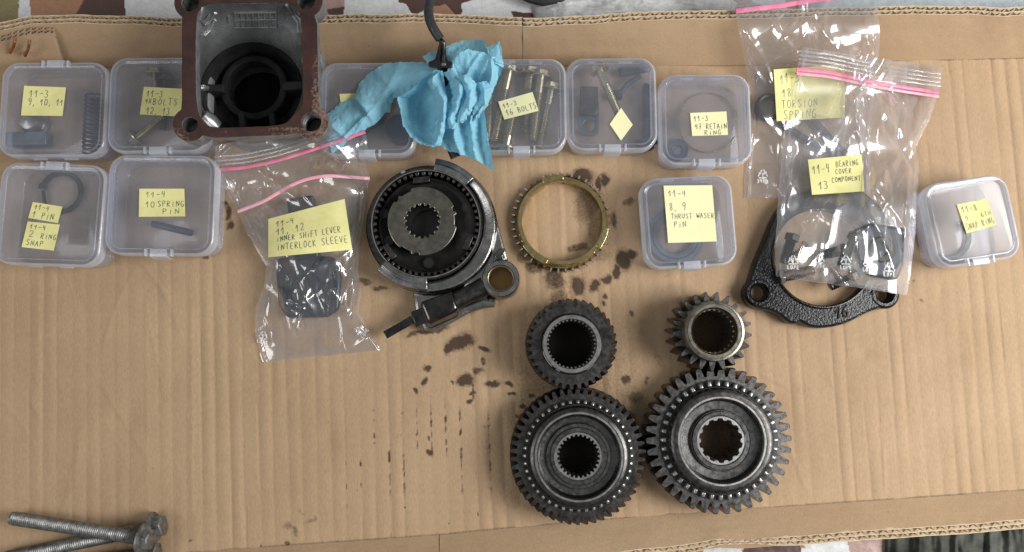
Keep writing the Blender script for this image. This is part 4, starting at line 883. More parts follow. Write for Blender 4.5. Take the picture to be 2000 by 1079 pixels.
holes = [ic] + [circ(P(*e_, zt), 6.2, 32) for e_ in ears]
plate('cover_ring', oc, holes, 1, zt, M['black_paint'], t, 2.2)
for e_ in ears:
    q = P(*e_, zt); turned('bolt_ear', t, (q[0], q[1], 0), [(6.1, 2), (6.1, zt - 1), (7.6, zt + .9), (9.6, zt + .9), (11.5, zt - .8), (11.5, 2)], M['black_paint'])
b = MB(); b.lathe([(96.4 * K(zt), 1.5), (96.4 * K(zt), zt - .6), (98.5 * K(zt), zt + .5), (101 * K(zt), zt + .4)], (P(1607, 502, zt)[0], P(1607, 502, zt)[1], 0), 120); b.build('inner_lip', M['black_paint'], t)
for dgt, x0 in (('1', 1632), ('6', 1645)):
    b = MB()
    for pl in GL[dgt]: b.tube([p3(x0 + x * 12, 622 - y * 22 - (x0 - 1632) * .25, zt + .3) for x, y in pl], .75, 8)
    b.build('cast_digit', M['oil_black'], t)

# ------------------------------------------------------------------ gearbox housing
zt = 76.0; k = K(zt)
hc = P(487, 125, zt); hs = thing('gearbox_housing', 'grey cast gearbox housing standing open with a rust-brown flange', 'housing', (hc[0], hc[1], .5))
ear = [(371, 6), (598, 2), (370, 243), (608, 238)]; er = [31, 32, 33, 33]; hr_ = [18, 18, 16, 20]
def hull_outline(earc, rad, bar, zz):
    """flange outline: straight bars between round ears"""
    E = [np.array(e_, float) for e_ in earc]
    TL, TR, BL, BR = E; pts = []
    def arcp(cn, r, a0, a1, n=16): return [(cn[0] + r * math.cos(math.radians(a)), cn[1] - r * math.sin(math.radians(a))) for a in np.linspace(a0, a1, n)]
    pts += arcp(BR, rad[3], 60, -140) ; pts += [(BR[0] - 50, BR[1] + bar[3] * .98), (BL[0] + 50, BL[1] + bar[3])]
    pts += arcp(BL, rad[2], -40, -240); pts += [(bar[0], BL[1] - 48), (bar[0], TL[1] + 46)]
    pts += arcp(TL, rad[0], 240, 50); pts += [(TL[0] + 50, TL[1] - 26), (TR[0] - 50, TR[1] - 24)]
    pts += arcp(TR, rad[1], 130, -60); pts += [(bar[1], TR[1] + 46), (bar[1] + 3, BR[1] - 48)]
    return pts
ol = hull_outline(ear, er, (355, 619, 0, 26), zt)
op = [(382, 34), (390, 16), (406, 6), (470, 5), (560, 3), (575, 10), (588, 28), (590, 110), (593, 200), (585, 214), (572, 226), (558, 245), (470, 249), (410, 250), (398, 236), (383, 222), (381, 130)]
opn = smooth_poly(op, 2)
W_ = lambda pl, zz: [tuple(P(*p, zz)[:2]) for p in pl]
hl = [circ(P(*e_, zt), r_ * k, 36) for e_, r_ in zip(ear, hr_)]
plate('gasket_face', W_(ol, zt), [W_(opn, zt)] + hl, zt - .9, zt, M['rust'], hs, .25)
plate('flange', W_(ol, zt), [W_(opn, zt)] + hl, zt - 10, zt - 1.0, M['cast_out'], hs, .8)
for e_, r_ in zip(ear, hr_):
    q = P(*e_, zt); turned('bolt_hole', hs, (q[0], q[1], 0), [(r_ * k + .1, zt - 16), (r_ * k - .25, zt - 1.6), (r_ * k + .8, zt - 1.6), (r_ * k + 1.0, zt - 16)], M['bolt'], 40)
    if e_ != (608, 238):
        b = MB(); b.lathe([(r_ * k + .5, zt - 15), (.01, zt - 15)], (q[0], q[1], 0), 30); b.build('hole_floor', M['bolt'], hs)
    else:
        b = MB(); b.tube([(q[0] + (r_ * k - .2) * math.cos(a), q[1] + (r_ * k - .2) * math.sin(a), zt - 3 - a * .28) for a in np.linspace(0, 40, 160)], .45, 6); b.build('thread', M['bolt'], hs)
for e_, r_ in zip(ear, er):
    q = P(*e_, zt); b = MB(); n_ = 36; b.lathe([(r_ * k * .97, zt - 10), (r_ * k * .93, zt - 18), (r_ * k * .7, zt - 22), (.01, zt - 23)], (q[0], q[1], 0), n_); b.build('boss', M['cast_out'], hs)
# outer body
ob_ = smooth_poly([(358, 40), (380, 8), (470, 2), (580, 2), (612, 30), (616, 120), (618, 205), (600, 240), (560, 262), (420, 266), (372, 236), (358, 200)], 2)
def resamp(pl, c0, m_):
    a = np.array([math.atan2(p[1] - c0[1], p[0] - c0[0]) for p in pl]); r = np.array([math.hypot(p[0] - c0[0], p[1] - c0[1]) for p in pl]); o = np.argsort(a); a, r = a[o], r[o]
    aa = np.linspace(-PI, PI, m_, endpoint=False); return [(c0[0] + rr * math.cos(x), c0[1] + rr * math.sin(x)) for x, rr in zip(aa, np.interp(aa, np.r_[a - 2 * PI, a, a + 2 * PI], np.r_[r, r, r]))]
co_ = P(488, 138, zt)[:2]; to_ = resamp([tuple(P(*p, zt)[:2]) for p in ob_], co_, 96); cb0 = P(492, 176, 34)[:2]
ci_ = [(cb0[0] + 112 * K(34) * math.cos(x), cb0[1] + 108 * K(34) * math.sin(x)) for x in np.linspace(-PI, PI, 96, endpoint=False)]
mo_ = lambda f_, sc: [(cb0[0] + (a[0] * (1 - f_) + q_[0] * f_ - cb0[0]) * sc, cb0[1] + (a[1] * (1 - f_) + q_[1] * f_ - cb0[1]) * sc) for a, q_ in zip(to_, ci_)]
b = MB(); b.loft([[(*p, z) for p in mo_(f_, sc)] for f_, sc, z in ((0, 1, zt - 9.9), (.12, 1, zt - 17), (.55, 1, zt - 28), (1, 1, zt - 40), (1, .97, 22), (1, .97, 8), (1, 1.0, .6))], False, False); b.build('body', M['cast_out'], hs, angle=50)
q = P(626, 118, 60); b = MB(); b.tube([(q[0] - 12, q[1], 60), (q[0] + 1.5, q[1], 60), (q[0] + 2.5, q[1], 60)], [6.5, 6.5, 5], 20); b.build('side_boss', M['cast_out'], hs)
# inside: sloping shoulders, then a round bore down to a bearing seat
n_ = 120
c0 = P(488, 138, zt)[:2]; top = resamp(W_(opn, zt), c0, n_)
cb = P(492, 176, 34)[:2]; cir = [(cb[0] + 103 * K(34) * math.cos(x), cb[1] + 98 * K(34) * math.sin(x)) for x in np.linspace(-PI, PI, n_, endpoint=False)]
mix = lambda f_: [(a[0] * (1 - f_) + b_2[0] * f_, a[1] * (1 - f_) + b_2[1] * f_) for a, b_2 in zip(top, cir)]
b = MB(); b.loft([[(*p, z) for p in pl] for pl, z in ((top, zt - .8), (mix(.02), zt - 6), (mix(.10), zt - 14), (mix(.42), zt - 22), (mix(.74), zt - 31), (mix(.94), zt - 37), (cir, zt - 41))], False, False)
b.build('inner_wall', M['cast'], hs, angle=60)
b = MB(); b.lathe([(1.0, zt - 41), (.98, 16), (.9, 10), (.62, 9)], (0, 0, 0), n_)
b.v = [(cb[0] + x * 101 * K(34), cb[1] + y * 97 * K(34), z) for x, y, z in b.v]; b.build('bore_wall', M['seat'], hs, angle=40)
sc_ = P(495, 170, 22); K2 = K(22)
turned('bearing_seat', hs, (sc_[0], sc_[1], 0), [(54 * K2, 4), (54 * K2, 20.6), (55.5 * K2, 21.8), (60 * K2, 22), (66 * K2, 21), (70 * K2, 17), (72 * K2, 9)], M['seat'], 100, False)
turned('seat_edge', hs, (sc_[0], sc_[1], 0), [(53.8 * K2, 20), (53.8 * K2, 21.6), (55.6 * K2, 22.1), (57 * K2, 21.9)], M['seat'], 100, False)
b = MB(); b.lathe([(56 * K2, 3.5), (.01, 3.5)], (sc_[0], sc_[1], 0), 40); b.build('bore_shade_disc', M['bore_shade'], hs)  # added black disc, painted shade at the bottom of the open bore
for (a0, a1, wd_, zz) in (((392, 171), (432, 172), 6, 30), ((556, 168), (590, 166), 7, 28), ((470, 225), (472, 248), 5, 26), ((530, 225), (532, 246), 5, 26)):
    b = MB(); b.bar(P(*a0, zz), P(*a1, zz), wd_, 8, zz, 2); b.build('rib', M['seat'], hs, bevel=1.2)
# cast marks on the sloping inner wall
from mathutils.bvhtree import BVHTree
iw = bpy.data.objects['inner_wall'].data; bv_ = BVHTree.FromPolygons([v.co for v in iw.vertices], [tuple(p.vertices) for p in iw.polygons]); io = ORIG[hs.name]
def onslope(u, v, lift=0):
    o0 = (np.array((0, 0, CAM_H)) - io) * S; d0 = (P(u, v, 0) - io) * S - o0; d0 /= np.linalg.norm(d0)
    h_, n2, _, _ = bv_.ray_cast(Vector(o0), Vector(d0)); n2 = n2 if n2.dot(Vector(d0)) < 0 else -n2
    return tuple(np.array(h_) / S + io + np.array(n2) * lift * .5)
for q in range(8):
    x = 459 + q * 11.4
    if q < 8: b = MB(); b.tube([onslope(x, 24 + (q % 3), 1.2), onslope(x + 1, 38, 1.2), onslope(x + 2, 53, 1.2)], .55, 6); b.build('cast_mark', M['cast'], hs)
for y in (25, 39, 54):
    b = MB(); b.tube([onslope(457, y, 1.2), onslope(500, y - 1, 1.3), onslope(540, y - 1, 1.2)], .55, 6); b.build('cast_mark', M['cast'], hs)
b = MB(); b.tube([onslope(447, 32, 1.1), onslope(448, 44, 1.1)], .8, 6); b.build('cast_mark', M['cast'], hs)
b = MB(); b.tube([onslope(*q_, 0) for q_ in ((397, 14), (391, 38), (398, 50), (408, 46), (418, 32), (421, 26))], 1.2, 10); b.build('casting_bead', M['cast'], hs); b = MB(); b.tube([onslope(*q_, 0) for q_ in ((560, 10), (572, 30), (582, 44), (583, 64))], 1.2, 10); b.build('casting_bead', M['cast'], hs); b = MB(); b.tube([onslope(*q_, 0) for q_ in ((420, 40), (410, 60), (400, 70), (404, 78))], 1.2, 10); b.build('casting_bead', M['cast'], hs)
b = MB(); b.tube([p3(395, 226, zt - 8), p3(408, 238, zt - 12), p3(420, 250, zt - 16)], [5, 6.5, 6], 14); b.build('casting_bead', M['cast'], hs)
b = MB(); b.tube([p3(390, 172, zt - 26), p3(396, 172, zt - 28), p3(405, 172, zt - 32)], [2, 2.6, 2], 12); b.build('casting_bead', M['cast'], hs)

# ------------------------------------------------------------------ long bolts at the front left
GB = 'long threaded bolts at the front left'
bolt('long grey threaded bolt lying on top of the pile at the front left', (279, 1052), (22, 1012), 20, 9.5, 5.2, 8.2, M['bolt'], GB, 7, True, 1.6)
bolt('grey threaded bolt crossing beneath, its head behind the top one', (300, 1030), (10, 1090), 8, 7, 5.2, 8.2, M['bolt'], GB, 8, True, 1.6)
bolt('lowest grey threaded bolt, cut by the bottom edge of the picture', (292, 1082), (60, 1112), 8.5, 7.5, 5.2, 8.2, M['bolt'], GB, 7, True, 1.6)

# ------------------------------------------------------------------ zip bags
def bag(label, left, right, base, bulge, seed, nf, amp, ang, flat=None, wid=9):
    """left and right edges as photo points from the mouth to the bottom; base(u,v), bulge(u,v) heights"""
    L_ = np.array(left, float); R_ = np.array(right, float)
    def edge(A_, t): d = np.r_[0, np.cumsum(np.hypot(*np.diff(A_, axis=0).T))]; d /= d[-1]; return np.stack([np.interp(t, d, A_[:, 0]), np.interp(t, d, A_[:, 1])], -1)
    tt_ = np.linspace(0, 1, 320); ss_ = np.linspace(0, 1, 230)
    le, re = edge(L_, tt_), edge(R_, tt_)
    g = le[:, None, :] * (1 - ss_[None, :, None]) + re[:, None, :] * ss_[None, :, None]
    g = g + (np.stack([fbm(g[..., 0] / 16, g[..., 1] / 16, seed + 1), fbm(g[..., 0] / 16, g[..., 1] / 16, seed + 2)], -1) - .5) * 4
    bx = (min(L_[:, 0]), min(L_[:, 1]), max(R_[:, 0]), max(R_[:, 1]))
    S_ = np.broadcast_to(ss_[None, :], g.shape[:2]); T_ = np.broadcast_to(tt_[:, None], g.shape[:2])
    def smooth_top(u, v): return base(u, v) + 1.0 + bulge(u, v)
    u, v = g[..., 0], g[..., 1]
    eg = np.clip(np.minimum(S_, 1 - S_) * 14, 0, 1) ** .6 * np.clip((1 - T_) * 16, 0, 1) ** .6
    cr = folds(u, v, nf, seed, bx, amp, wid, ang) + folds(u, v, nf, seed + 50, bx, amp * .28, wid * .4, ang) + folds(u, v, 9, seed + 70, bx, amp * 1.25, 30, ang) + amp * .6 * (fbm(u / 80, v / 80, seed + 7) - .5)
    if flat is not None: cr = cr * (1 - .93 * flat(u, v))
    z = base(u, v) + .8 + bulge(u, v) * eg + (cr + amp * .12) * (.35 + .65 * eg)
    z = z + 1.5 * np.exp(-((np.minimum(S_, 1 - S_) - .03) / .012) ** 2) * (.4 + .9 * fbm(v / 30, u * 0 + S_ * 3, seed + 12))
    z = np.maximum(z, base(u, v) + .5)
    zb = base(u, v) + .25 + .35 * (folds(u, v, nf // 2, seed + 90, bx, amp, wid, ang)).clip(0, 2) * eg
    zb = np.minimum(zb, z - .15)
    cn = P(u[160, 115], v[160, 115], 0); t = thing('zip_bag', label, 'zip bag', (cn[0], cn[1], .5), 'clear zip bags')
    mesh_grid('front_film', P(u, v, z), M['film'], t); mesh_grid('back_film', P(u, v, zb), M['film'], t)
    ztop = lambda uu_, vv_: smooth_top(np.asarray(uu_, float), np.asarray(vv_, float))
    return t, ztop, (u, v, z)
def zipline(t, pts, zf, name, m, r, lift=1.6):
    q = np.array(pts, float); d = np.r_[0, np.cumsum(np.hypot(*np.diff(q, axis=0).T))]; n = 40; s_ = np.linspace(0, d[-1], n)
    # smooth curve through the points
    u = np.interp(s_, d, q[:, 0]); v = np.interp(s_, d, q[:, 1])
    for _ in range(6): u[1:-1] = (u[:-2] + 2 * u[1:-1] + u[2:]) / 4; v[1:-1] = (v[:-2] + 2 * v[1:-1] + v[2:]) / 4
    v = v + .8 * (fbm(u / 20, v / 20, 5) - .5)
    z = zf(u, v) + lift; b = MB(); rings = []
    c_ = P(u, v, z); dd = np.gradient(c_, axis=0); dd[:, 2] = 0; dd /= np.linalg.norm(dd, axis=1)[:, None]; qn = np.stack([-dd[:, 1], dd[:, 0], 0 * dd[:, 0]], -1)
    for i in range(n): rings.append([tuple(c_[i] + qn[i] * r * math.cos(a) + np.array((0, 0, .55 * r * math.sin(a) if m != M['film'] else .4 * math.sin(a)))) for a in np.linspace(0, 2 * PI, 8, endpoint=False)])
    b.loft(rings); return b.build(name, m, t)
def ldpe(t, u, v, s_, zf, rot=0, digit='4', flip=1):
    b = MB(); cs, sn = math.cos(rot), math.sin(rot)
    def fm(x, y):
        xx = (x - .5) * s_ * flip; yy = -(y - .5) * s_; uu_ = u + xx * cs - yy * sn; vv_ = v + xx * sn + yy * cs
        return P(uu_, vv_, zf(uu_, vv_) + 3.0)
    tri = [(.5, 1.25), (.0, .42), (1.0, .42)]
    for i in range(3):
        a, c_ = np.array(tri[i]), np.array(tri[(i + 1) % 3]); strokes(b, [[tuple(a + (c_ - a) * .14), tuple(a + (c_ - a) * .86)]], fm, .75)
        m_ = a + (c_ - a) * .6; d_ = (c_ - a) / np.linalg.norm(c_ - a); n_2 = np.array((-d_[1], d_[0])); strokes(b, [[tuple(m_ - d_ * .16 + n_2 * .13), tuple(m_), tuple(m_ - d_ * .16 - n_2 * .13)]], fm, .5)
    write(b, digit, .36, .66, .9, .52, fm, .55, 0); write(b, 'LDPE', .02, 1.08, .28, -.02, fm, .5, 0)
    return b.build('recycling_mark', M['white_print'], t, smooth=False)
def blob(u, v, x, y, rx, ry, h_, p=3): d = (np.abs((u - x) / rx) ** p + np.abs((v - y) / ry) ** p); return h_ * np.exp(-d * .7)

# front left bag with the inner shift lever
t = thing('shift_lever', 'dark blue-black steel lever block inside the left zip bag', 'lever', p3(595, 555, 1))
b = MB(); b.loft([[(*x, z) for x in [P(*p, z)[:2] for p in ((538, 506), (590, 498), (655, 502), (668, 540), (664, 606), (640, 620), (560, 622), (544, 600))]] for z in (1.2, 17)]); b.build('body', M['navy'], t, bevel=4, seg=4)
q = P(588, 558, 17); turned('boss', t, (q[0], q[1], 0), [(7, 15), (7, 18.5), (8, 19.5), (12, 19.5), (13.5, 18), (14, 15)], M['navy'])
b = MB(); b.bar(P(566, 418, 6), P(618, 410, 6), 22, 3, 12); b.build('arm', M['steel_dark'], t, bevel=2)
b = MB(); b.bar(P(590, 430, 6), P(600, 515, 6), 22, 2, 12); b.build('stem', M['bluesteel'], t, bevel=2)
baseK = lambda u, v: 28 * (1 - sm(v, 270, 372)) + .8
bulK = lambda u, v: blob(u, v, 600, 555, 95, 95, 21) + blob(u, v, 595, 420, 110, 75, 16) + blob(u, v, 620, 310, 120, 40, 3)
flK = lambda u, v: np.exp(-((np.abs((u - 605) / 92)) ** 6 + (np.abs((v - 447) / 62)) ** 6))
bagK, zK, _ = bag('clear zip bag with two pink zip lines below the rusty housing', [(420, 285), (418, 332), (440, 370), (465, 415), (485, 460), (520, 520), (515, 560), (500, 600), (498, 650), (512, 708)],
    [(702, 232), (716, 262), (722, 350), (712, 420), (703, 480), (700, 530), (706, 570), (700, 610), (722, 650), (745, 684)], baseK, bulK, 301, 40, 6.0, (40, 140), flK, 12)
zipline(bagK, [(418, 333), (480, 328), (540, 315), (620, 290), (713, 258)], zK, 'zip_strip', M['pink'], 1.35)
zipline(bagK, [(464, 414), (520, 392), (560, 366), (600, 349), (640, 343), (722, 349)], zK, 'zip_strip', M['pink_pale'], 1.35, 2.4)
for dy in (-10, -18, -26): zipline(bagK, [(419, 333 + dy), (480, 328 + dy), (540, 315 + dy), (620, 290 + dy), (712, 258 + dy)], zK, 'film_rib', M['film'], .7)
ldpe(bagK, 513, 660, 20, lambda u, v: 2 + 0 * np.asarray(u, float), .2); ldpe(bagK, 706, 648, 20, lambda u, v: 2 + 0 * np.asarray(u, float), -1.0)
note('large yellow note reading 11-4, 11, 12 INNER SHIFT LEVER INTERLOCK SLEEVE', [(524, 428), (673, 389), (688, 488), (524, 503)], lambda u, v: np.maximum(zK(u, v) + 1.6, 18.5), [('11-4', .1, .34, .12, .26), ('11, 12', .1, .46, .3, .46), ('INNER SHIFT LEVER', .1, .9, .5, .63), ('INTERLOCK SLEEVE', .1, .97, .7, .85)], curl=.5)

# back right bag with the torsion spring
t = thing('torsion_spring', 'black torsion spring coil with two straight legs inside the back right bag', 'spring', p3(1497, 210, 1))
b = MB(); pts = []
for q in range(0, 3 * 40 + 1):
    a = 2 * PI * q / 40; c_ = np.array(p3(1500, 211, 5)); pts.append(tuple(c_ + np.array((9.2 * math.cos(a), 9.2 * math.sin(a), -2 + 3.0 * q / 60))))
b.tube(pts, 2.0, 8); b.build('coil', M['oil_black'], t)
for a0, a1 in (((1520, 238), (1600, 288)), ((1585, 232), (1672, 322)), ((1600, 288), (1672, 318))):
    b = MB(); b.bar(P(*a0, 5), P(*a1, 5), 4.5, 3, 7); b.build('leg', M['bluesteel'], t, bevel=.8)
baseL = lambda u, v: 34.5 * (1 - sm(v, 40, 190)) + .8
bulL = lambda u, v: blob(u, v, 1500, 212, 50, 50, 10) + blob(u, v, 1600, 260, 90, 70, 6) + 5 * sm(v, 30, 90) * sm(-v, -200, -100)
flL = lambda u, v: np.exp(-((np.abs((u - 1582) / 80)) ** 6 + (np.abs((v - 182) / 62)) ** 6))
bagL, zL, _ = bag('clear zip bag hanging over the back rim, behind the other right bag', [(1425, -30), (1436, 22), (1446, 80), (1458, 140), (1468, 200), (1462, 260), (1456, 320), (1452, 386)],
    [(1722, -40), (1716, 10), (1718, 90), (1712, 130), (1705, 200), (1700, 260), (1700, 320), (1700, 392)], baseL, bulL, 351, 26, 5.4, (45, 135), flL, 12)
zipline(bagL, [(1437, 22), (1520, 12), (1620, -4), (1716, -20)], zL, 'zip_strip', M['pink'], 2.0)
for dy in (-9, -16, -23): zipline(bagL, [(1436, 22 + dy), (1520, 12 + dy), (1620, -4 + dy), (1716, -20 + dy)], zL, 'film_rib', M['film'], .8)
ldpe(bagL, 1490, 346, 22, lambda u, v: 2 + 0 * np.asarray(u, float), 0, '4', -1)
note('yellow note reading 11-3, 18 TORSION SPRING, half under the front bag', [(1511, 136), (1650, 126), (1650, 230), (1517, 237)], lambda u, v: zL(u, v) + 1.5, [('11-3', .08, .36, .1, .28), ('18', .1, .24, .38, .54), ('TORSION', .08, .62, .6, .76), ('SPRING', .1, .6, .8, .98)], curl=.5)

# front right bag with screws
GS = 'screws inside the front right bag'
bolt('dark countersunk screw with a brassy cone head in the front right bag', (1577, 487), (1540, 510), 18, 16, 4.2, 5, M['zinc'], GS, 2, True, 1.4)
bolt('black socket screw in the middle of the front right bag', (1642, 490), (1600, 500), 18, 16, 4.2, 5.0, M['oil_black'], GS, 5, False, 1.4)
bolt('grey screw at the bottom left of the front right bag', (1530, 540), (1590, 528), 15, 16, 4.6, 6, M['steel_mid'], GS, 4, False, 1.5)
bolt('screw slanting near the bottom middle of the front right bag', (1660, 540), (1620, 560), 15, 14, 4.2, 6, M['steel_dark'], GS, 5, False, 1.5)
t = thing('metal_part', 'dark blue-black metal part filling the right side of the front right bag', 'metal part', p3(1715, 490, 13))
b = MB(); b.loft([[(*x, z) for x in [P(*p, z)[:2] for p in ((1672, 448), (1700, 436), (1768, 446), (1764, 520), (1752, 548), (1700, 540), (1676, 505))]] for z in (13.6, 22)]); b.build('body', M['navy'], t, bevel=2.5, seg=3)
q = P(1722, 488, 22); turned('boss', t, (q[0], q[1], 0), [(5, 20), (5, 24), (9, 24), (10, 23), (10.5, 20)], M['oil_black'])
bolt('dark bolt head between the screws and the blue-black part in the front right bag', (1668, 470), (1640, 520), 17, 16, 4.4, 6.5, M['oil_black'], GS, 5, False, 1.5)
bolt('black screw along the left edge of the front right bag', (1545, 470), (1530, 515), 17, 16, 4.2, 6.0, M['oil_black'], GS, 5, False, 1.5)
baseM = lambda u, v: 4 + (baseL(u, v) + 5) * sm(-u, -1800, -1690) * (1 - sm(v, 260, 380)) + 12.5 * sm(v, 290, 410) * (1 - .45 * sm(u, 1735, 1790)) + 1
bulM = lambda u, v: blob(u, v, 1600, 505, 110, 62, 12) + blob(u, v, 1650, 300, 110, 90, 9) + blob(u, v, 1715, 480, 70, 90, 14)
flM = lambda u, v: np.exp(-((np.abs((u - 1634) / 64)) ** 6 + (np.abs((v - 342) / 48)) ** 6))
bagM, zM, _ = bag('clear zip bag with a broad pink zip over the black bearing cover', [(1568, 92), (1556, 135), (1545, 190), (1533, 240), (1528, 300), (1522, 360), (1518, 420), (1514, 480), (1516, 540)],
    [(1843, 132), (1833, 182), (1815, 235), (1790, 285), (1795, 330), (1790, 400), (1788, 460), (1780, 520), (1772, 577)], baseM, bulM, 401, 54, 6.2, (50, 130), flM, 12)
for dy, r_ in ((0, 1.5), (8, 1.2)): zipline(bagM, [(1556, 136 + dy), (1620, 142 + dy), (1700, 160 + dy), (1770, 172 + dy), (1834, 181 + dy)], zM, 'zip_strip', M['pink_pale' if dy else 'pink'], r_, 2.5)
for dy in (-12, -20, -28, -36): zipline(bagM, [(1560, 136 + dy), (1620, 142 + dy), (1700, 160 + dy), (1770, 172 + dy), (1838, 181 + dy)], zM, 'film_rib', M['film'], .8, 2)
for x, y in ((1549, 514), (1600, 512), (1652, 514), (1696, 518), (1737, 528)): ldpe(bagM, x, y, 23, zM, .03)
note('yellow note reading 11-4 BEARING COVER and 13 COMPONENT', [(1578, 312), (1683, 302), (1688, 374), (1586, 381)], lambda u, v: np.maximum(zM(u, v) + 2.0, 17.5), [('11-4', .06, .4, .18, .42), ('BEARING', .5, .94, .12, .28), ('COVER', .48, .8, .34, .48), ('13', .14, .34, .64, .86), ('COMPONENT', .4, .96, .56, .7)], curl=.5)

# ------------------------------------------------------------------ blue paper towel and the hook that holds it
tw = thing('paper_towel', 'crumpled blue paper towel draped over the clear boxes', 'paper towel', p3(870, 200, 27))
def sheet(name, top, bot, zfun, seed, amp=3, n=(90, 50), folds_n=14, ang=(0, 180)):
    A_ = np.array(top, float); B_ = np.array(bot, float)
    def rs_(A, m_): d = np.r_[0, np.cumsum(np.hypot(*np.diff(A, axis=0).T))]; s_ = np.linspace(0, d[-1], m_); return np.stack([np.interp(s_, d, A[:, 0]), np.interp(s_, d, A[:, 1])], -1)
    a, b_2 = rs_(A_, n[0]), rs_(B_, n[0]); q = np.linspace(0, 1, n[1])
    g = a[:, None] * (1 - q[None, :, None]) + b_2[:, None] * q[None, :, None]
    g = g + (np.stack([fbm(g[..., 0] / 6, g[..., 1] / 6, seed), fbm(g[..., 0] / 6, g[..., 1] / 6, seed + 1)], -1) - .5) * 5
    u, v = g[..., 0], g[..., 1]; s_ = np.linspace(0, 1, n[0])[:, None]; qq = q[None, :]
    bx = (u.min(), v.min(), u.max(), v.max())
    z = zfun(s_, qq) + folds(u, v, folds_n, seed, bx, amp, 8, ang) + amp * .8 * (fbm(u / 22, v / 22, seed + 4) - .5)
    return mesh_grid(name, P(u, v, np.maximum(z, 1)), M['towel'], tw)
def rosette(name, c, outline, zc, ze, npl, pamp, seed, twist=0.5, rmin=.06):
    """gathered cloth: pleats running out from where it is pinched"""
    o = np.array(smooth_poly(outline, 2)); a = np.arctan2(o[:, 1] - c[1], o[:, 0] - c[0]); r = np.hypot(o[:, 0] - c[0], o[:, 1] - c[1]); k_o = np.argsort(a); a, r = a[k_o], r[k_o]
    na, nr = 260, 60; aa = np.linspace(-PI, PI, na); R_ = np.interp(aa, np.r_[a - 2 * PI, a, a + 2 * PI], np.r_[r, r, r])
    rho = np.linspace(rmin, 1, nr)
    AA, RR = np.meshgrid(aa, rho, indexing='ij'); Rr = RR * R_[:, None]
    A2 = AA + twist * (fbm(np.cos(AA) * 1.5 + 5 + RR, np.sin(AA) * 1.5 + 5, seed) - .5) * (1 - RR * .5)
    u = c[0] + Rr * np.cos(A2); v = c[1] + Rr * np.sin(A2)
    w_ = fbm(np.cos(AA) * 2.2 + 9, np.sin(AA) * 2.2 + 9 + RR * .6, seed + 3)
    pl = np.abs(((AA / (2 * PI) * npl + 1.1 * w_ + .3 * RR) % 1) * 2 - 1) * 2 - 1
    pl = np.sign(pl) * np.abs(pl) ** .8
    z = zc * (1 - RR ** 1.3) + ze * RR ** 1.3 + pamp * pl * (RR * (1.25 - RR * .35)) * (.5 + vnoise(np.cos(AA) * 3 + 7, np.sin(AA) * 3 + 7, seed + 6))
    z += folds(u, v, 22, seed, (u.min(), v.min(), u.max(), v.max()), 4, 6) + 3.2 * (fbm(u / 16, v / 16, seed + 8) - .5)
    u = u + 3 * pl * RR
    return mesh_grid(name, P(u, v, np.maximum(z, 27)), M['towel'], tw)
sheet('arm_fold', [(856, 124), (800, 121), (755, 123), (722, 143), (700, 165), (694, 190), (668, 200), (640, 222), (622, 240)], [(850, 160), (815, 172), (790, 186), (768, 194), (760, 214), (735, 240), (706, 258), (680, 275), (650, 300)],
      lambda s_, q: 44 - 15 * sm(s_, 0, .35) + 8 * np.sin(PI * q) * (1 - .5 * s_), 501, 3.2, (140, 70), 26)
sheet('back_fold', [(824, 110), (860, 96), (900, 80), (944, 78), (952, 92), (976, 82)], [(840, 128), (868, 122), (905, 118), (940, 120), (968, 124), (984, 134)], lambda s_, q: 38 + 14 * q + 6 * np.sin(s_ * 9), 511, 3.5)
sheet('right_fold', [(948, 88), (962, 96), (976, 84)], [(944, 190), (962, 180), (984, 130)], lambda s_, q: 40 + 8 * np.sin(s_ * 8) + 3 * q, 516, 3)
sheet('crown_fold', [(872, 150), (880, 118), (890, 106), (915, 97), (945, 103), (966, 112), (975, 130)], [(880, 178), (892, 205), (905, 228), (922, 232), (940, 212), (957, 188), (969, 165)],
      lambda s_, q: 54 + 12 * np.sin(PI * np.clip(s_, 0, 1)) * (1 - q) ** .5 - 12 * q + 6 * np.sin(6 * s_ + 3 * q) * q, 521, 5.0, (120, 80), 16, (60, 130))
sheet('bowl_fold', [(850, 136), (826, 156), (800, 178), (776, 192), (782, 218), (788, 246), (802, 268), (822, 282), (846, 288)], [(864, 140), (868, 152), (868, 170), (868, 190), (868, 212), (868, 232), (866, 252), (862, 270), (858, 286)],
      lambda s_, q: 53 - 23 * np.sin(PI * q ** .8) * np.sin(PI * np.clip(s_ * 1.05, 0, 1)) + 3 * np.sin(7 * s_), 531, 3.5, (110, 70), 14, (20, 120))
sheet('under_fold', [(836, 128), (846, 180), (850, 250)], [(905, 130), (915, 180), (905, 250)], lambda s_, q: 40 - 6 * s_ + 0 * q, 586, 2.0, (50, 40), 6)
sheet('lip_fold', [(834, 160), (846, 180), (853, 200), (856, 228), (850, 256), (838, 284)], [(860, 138), (868, 165), (874, 195), (873, 228), (868, 258), (862, 284)], lambda s_, q: 52 + 12 * np.sin(PI * q * .85) - 9 * s_, 571, 3.5, (90, 40), 12, (50, 130))
sheet('swirl_fold', [(864, 142), (878, 160), (884, 186), (877, 212), (868, 232), (874, 252)], [(884, 138), (906, 156), (912, 182), (902, 208), (892, 230), (890, 252)], lambda s_, q: 60 + 9 * np.sin(PI * q) - 7 * s_ + 3 * np.sin(9 * s_), 541, 3.5, (90, 40), 12, (50, 130))
sheet('swirl_fold', [(886, 150), (904, 168), (908, 192), (896, 216), (886, 240)], [(912, 146), (932, 164), (934, 190), (922, 214), (906, 240)], lambda s_, q: 66 + 7 * np.sin(PI * q) - 10 * s_ + 3 * np.sin(8 * s_ + 1), 561, 3.5, (80, 40), 12, (50, 130))
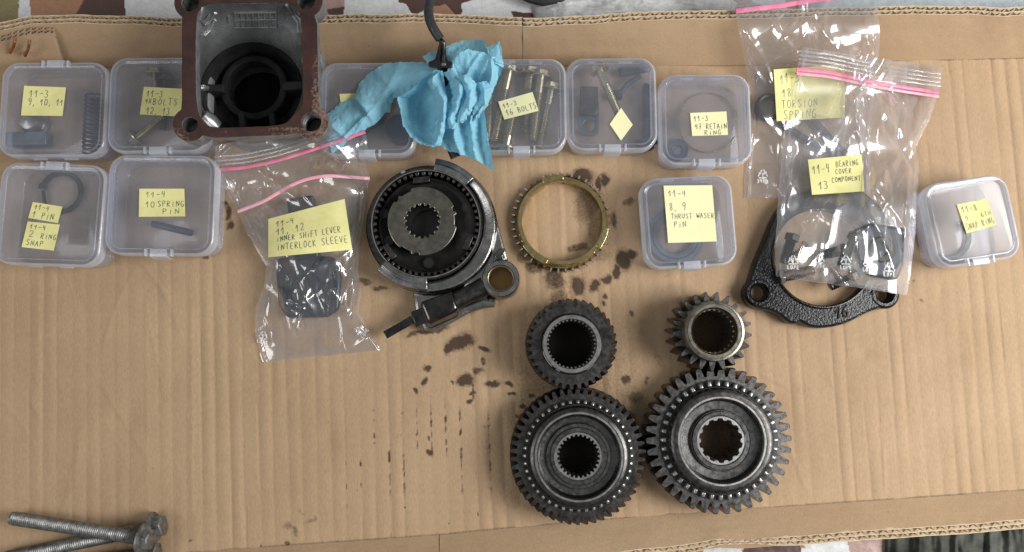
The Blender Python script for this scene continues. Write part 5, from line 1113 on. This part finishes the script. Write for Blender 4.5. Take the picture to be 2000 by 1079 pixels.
sheet('side_fold', [(918, 165), (936, 182), (938, 205), (920, 238)], [(950, 158), (964, 172), (953, 205), (934, 232)], lambda s_, q: 56 + 6 * np.sin(PI * q) - 8 * s_, 566, 3.5, (70, 40), 10, (50, 130))
sheet('under_fold', [(850, 236), (870, 228), (895, 232)], [(862, 288), (876, 296), (896, 292)], lambda s_, q: 46 - 16 * q, 581, 3.0, (40, 40), 8, (60, 120))
sheet('tail_fold', [(880, 236), (905, 232), (925, 224), (945, 214)], [(880, 296), (908, 304), (940, 318), (964, 334)], lambda s_, q: 52 - 22 * q + 5 * np.sin(s_ * 14) * (1 - .5 * q), 551, 3.0, (70, 80), 14, (60, 120))

hk = thing('wire_hook', 'black rubber-coated bent hook pinching the blue towel against the back rim', 'hook', p3(866, 110, 40))
def spl(pts, n=40):
    p = np.array(pts, float); d = np.linspace(0, 1, len(p)); s_ = np.linspace(0, 1, n); q = np.stack([np.interp(s_, d, p[:, i]) for i in range(3)], -1)
    for _ in range(14): q[1:-1] = (q[:-2] + 2 * q[1:-1] + q[2:]) / 4
    return q
b = MB(); b.tube(spl([p3(848, -30, 66), p3(842, -5, 66), p3(836, 15, 68), p3(838, 38, 70), p3(848, 60, 70), p3(860, 77, 68)]), 3.5, 16); b.build('rubber_sleeve', M['black_hook'], hk, bevel=.4)
b = MB(); b.tube(spl([p3(858, 74, 68), p3(864, 84, 67), p3(860, 96, 64), p3(858, 120, 58)]), 1.9, 12); b.build('wire', M['oil_black'], hk)
b = MB(); b.tube(spl([p3(856, 74, 67), p3(866, 82, 69), p3(868, 96, 66), p3(866, 122, 60)]), 1.5, 12); b.build('wire', M['steel_dark'], hk)
b = MB(); b.loft([[(*x, z) for x in [P(*p, z)[:2] for p in ((855, 95), (869, 95), (874, 118), (884, 122), (884, 134), (838, 132), (836, 122), (850, 116))]] for z in (40, 60)]); b.build('clamp_body', M['oil_black'], hk, bevel=1)
q = P(866, 124, 61); turned('rivet', hk, (q[0], q[1], 60), [(.01, .9), (1.2, .7), (1.8, 0)], M['steel_mid'], 20, False)
b = MB(); b.tube(spl([p3(872, 132, 52), p3(868, 150, 36), p3(872, 240, 30), p3(882, 290, 26), p3(890, 308, 24)]), 4, 12); b.build('shaft', M['oil_black'], hk)
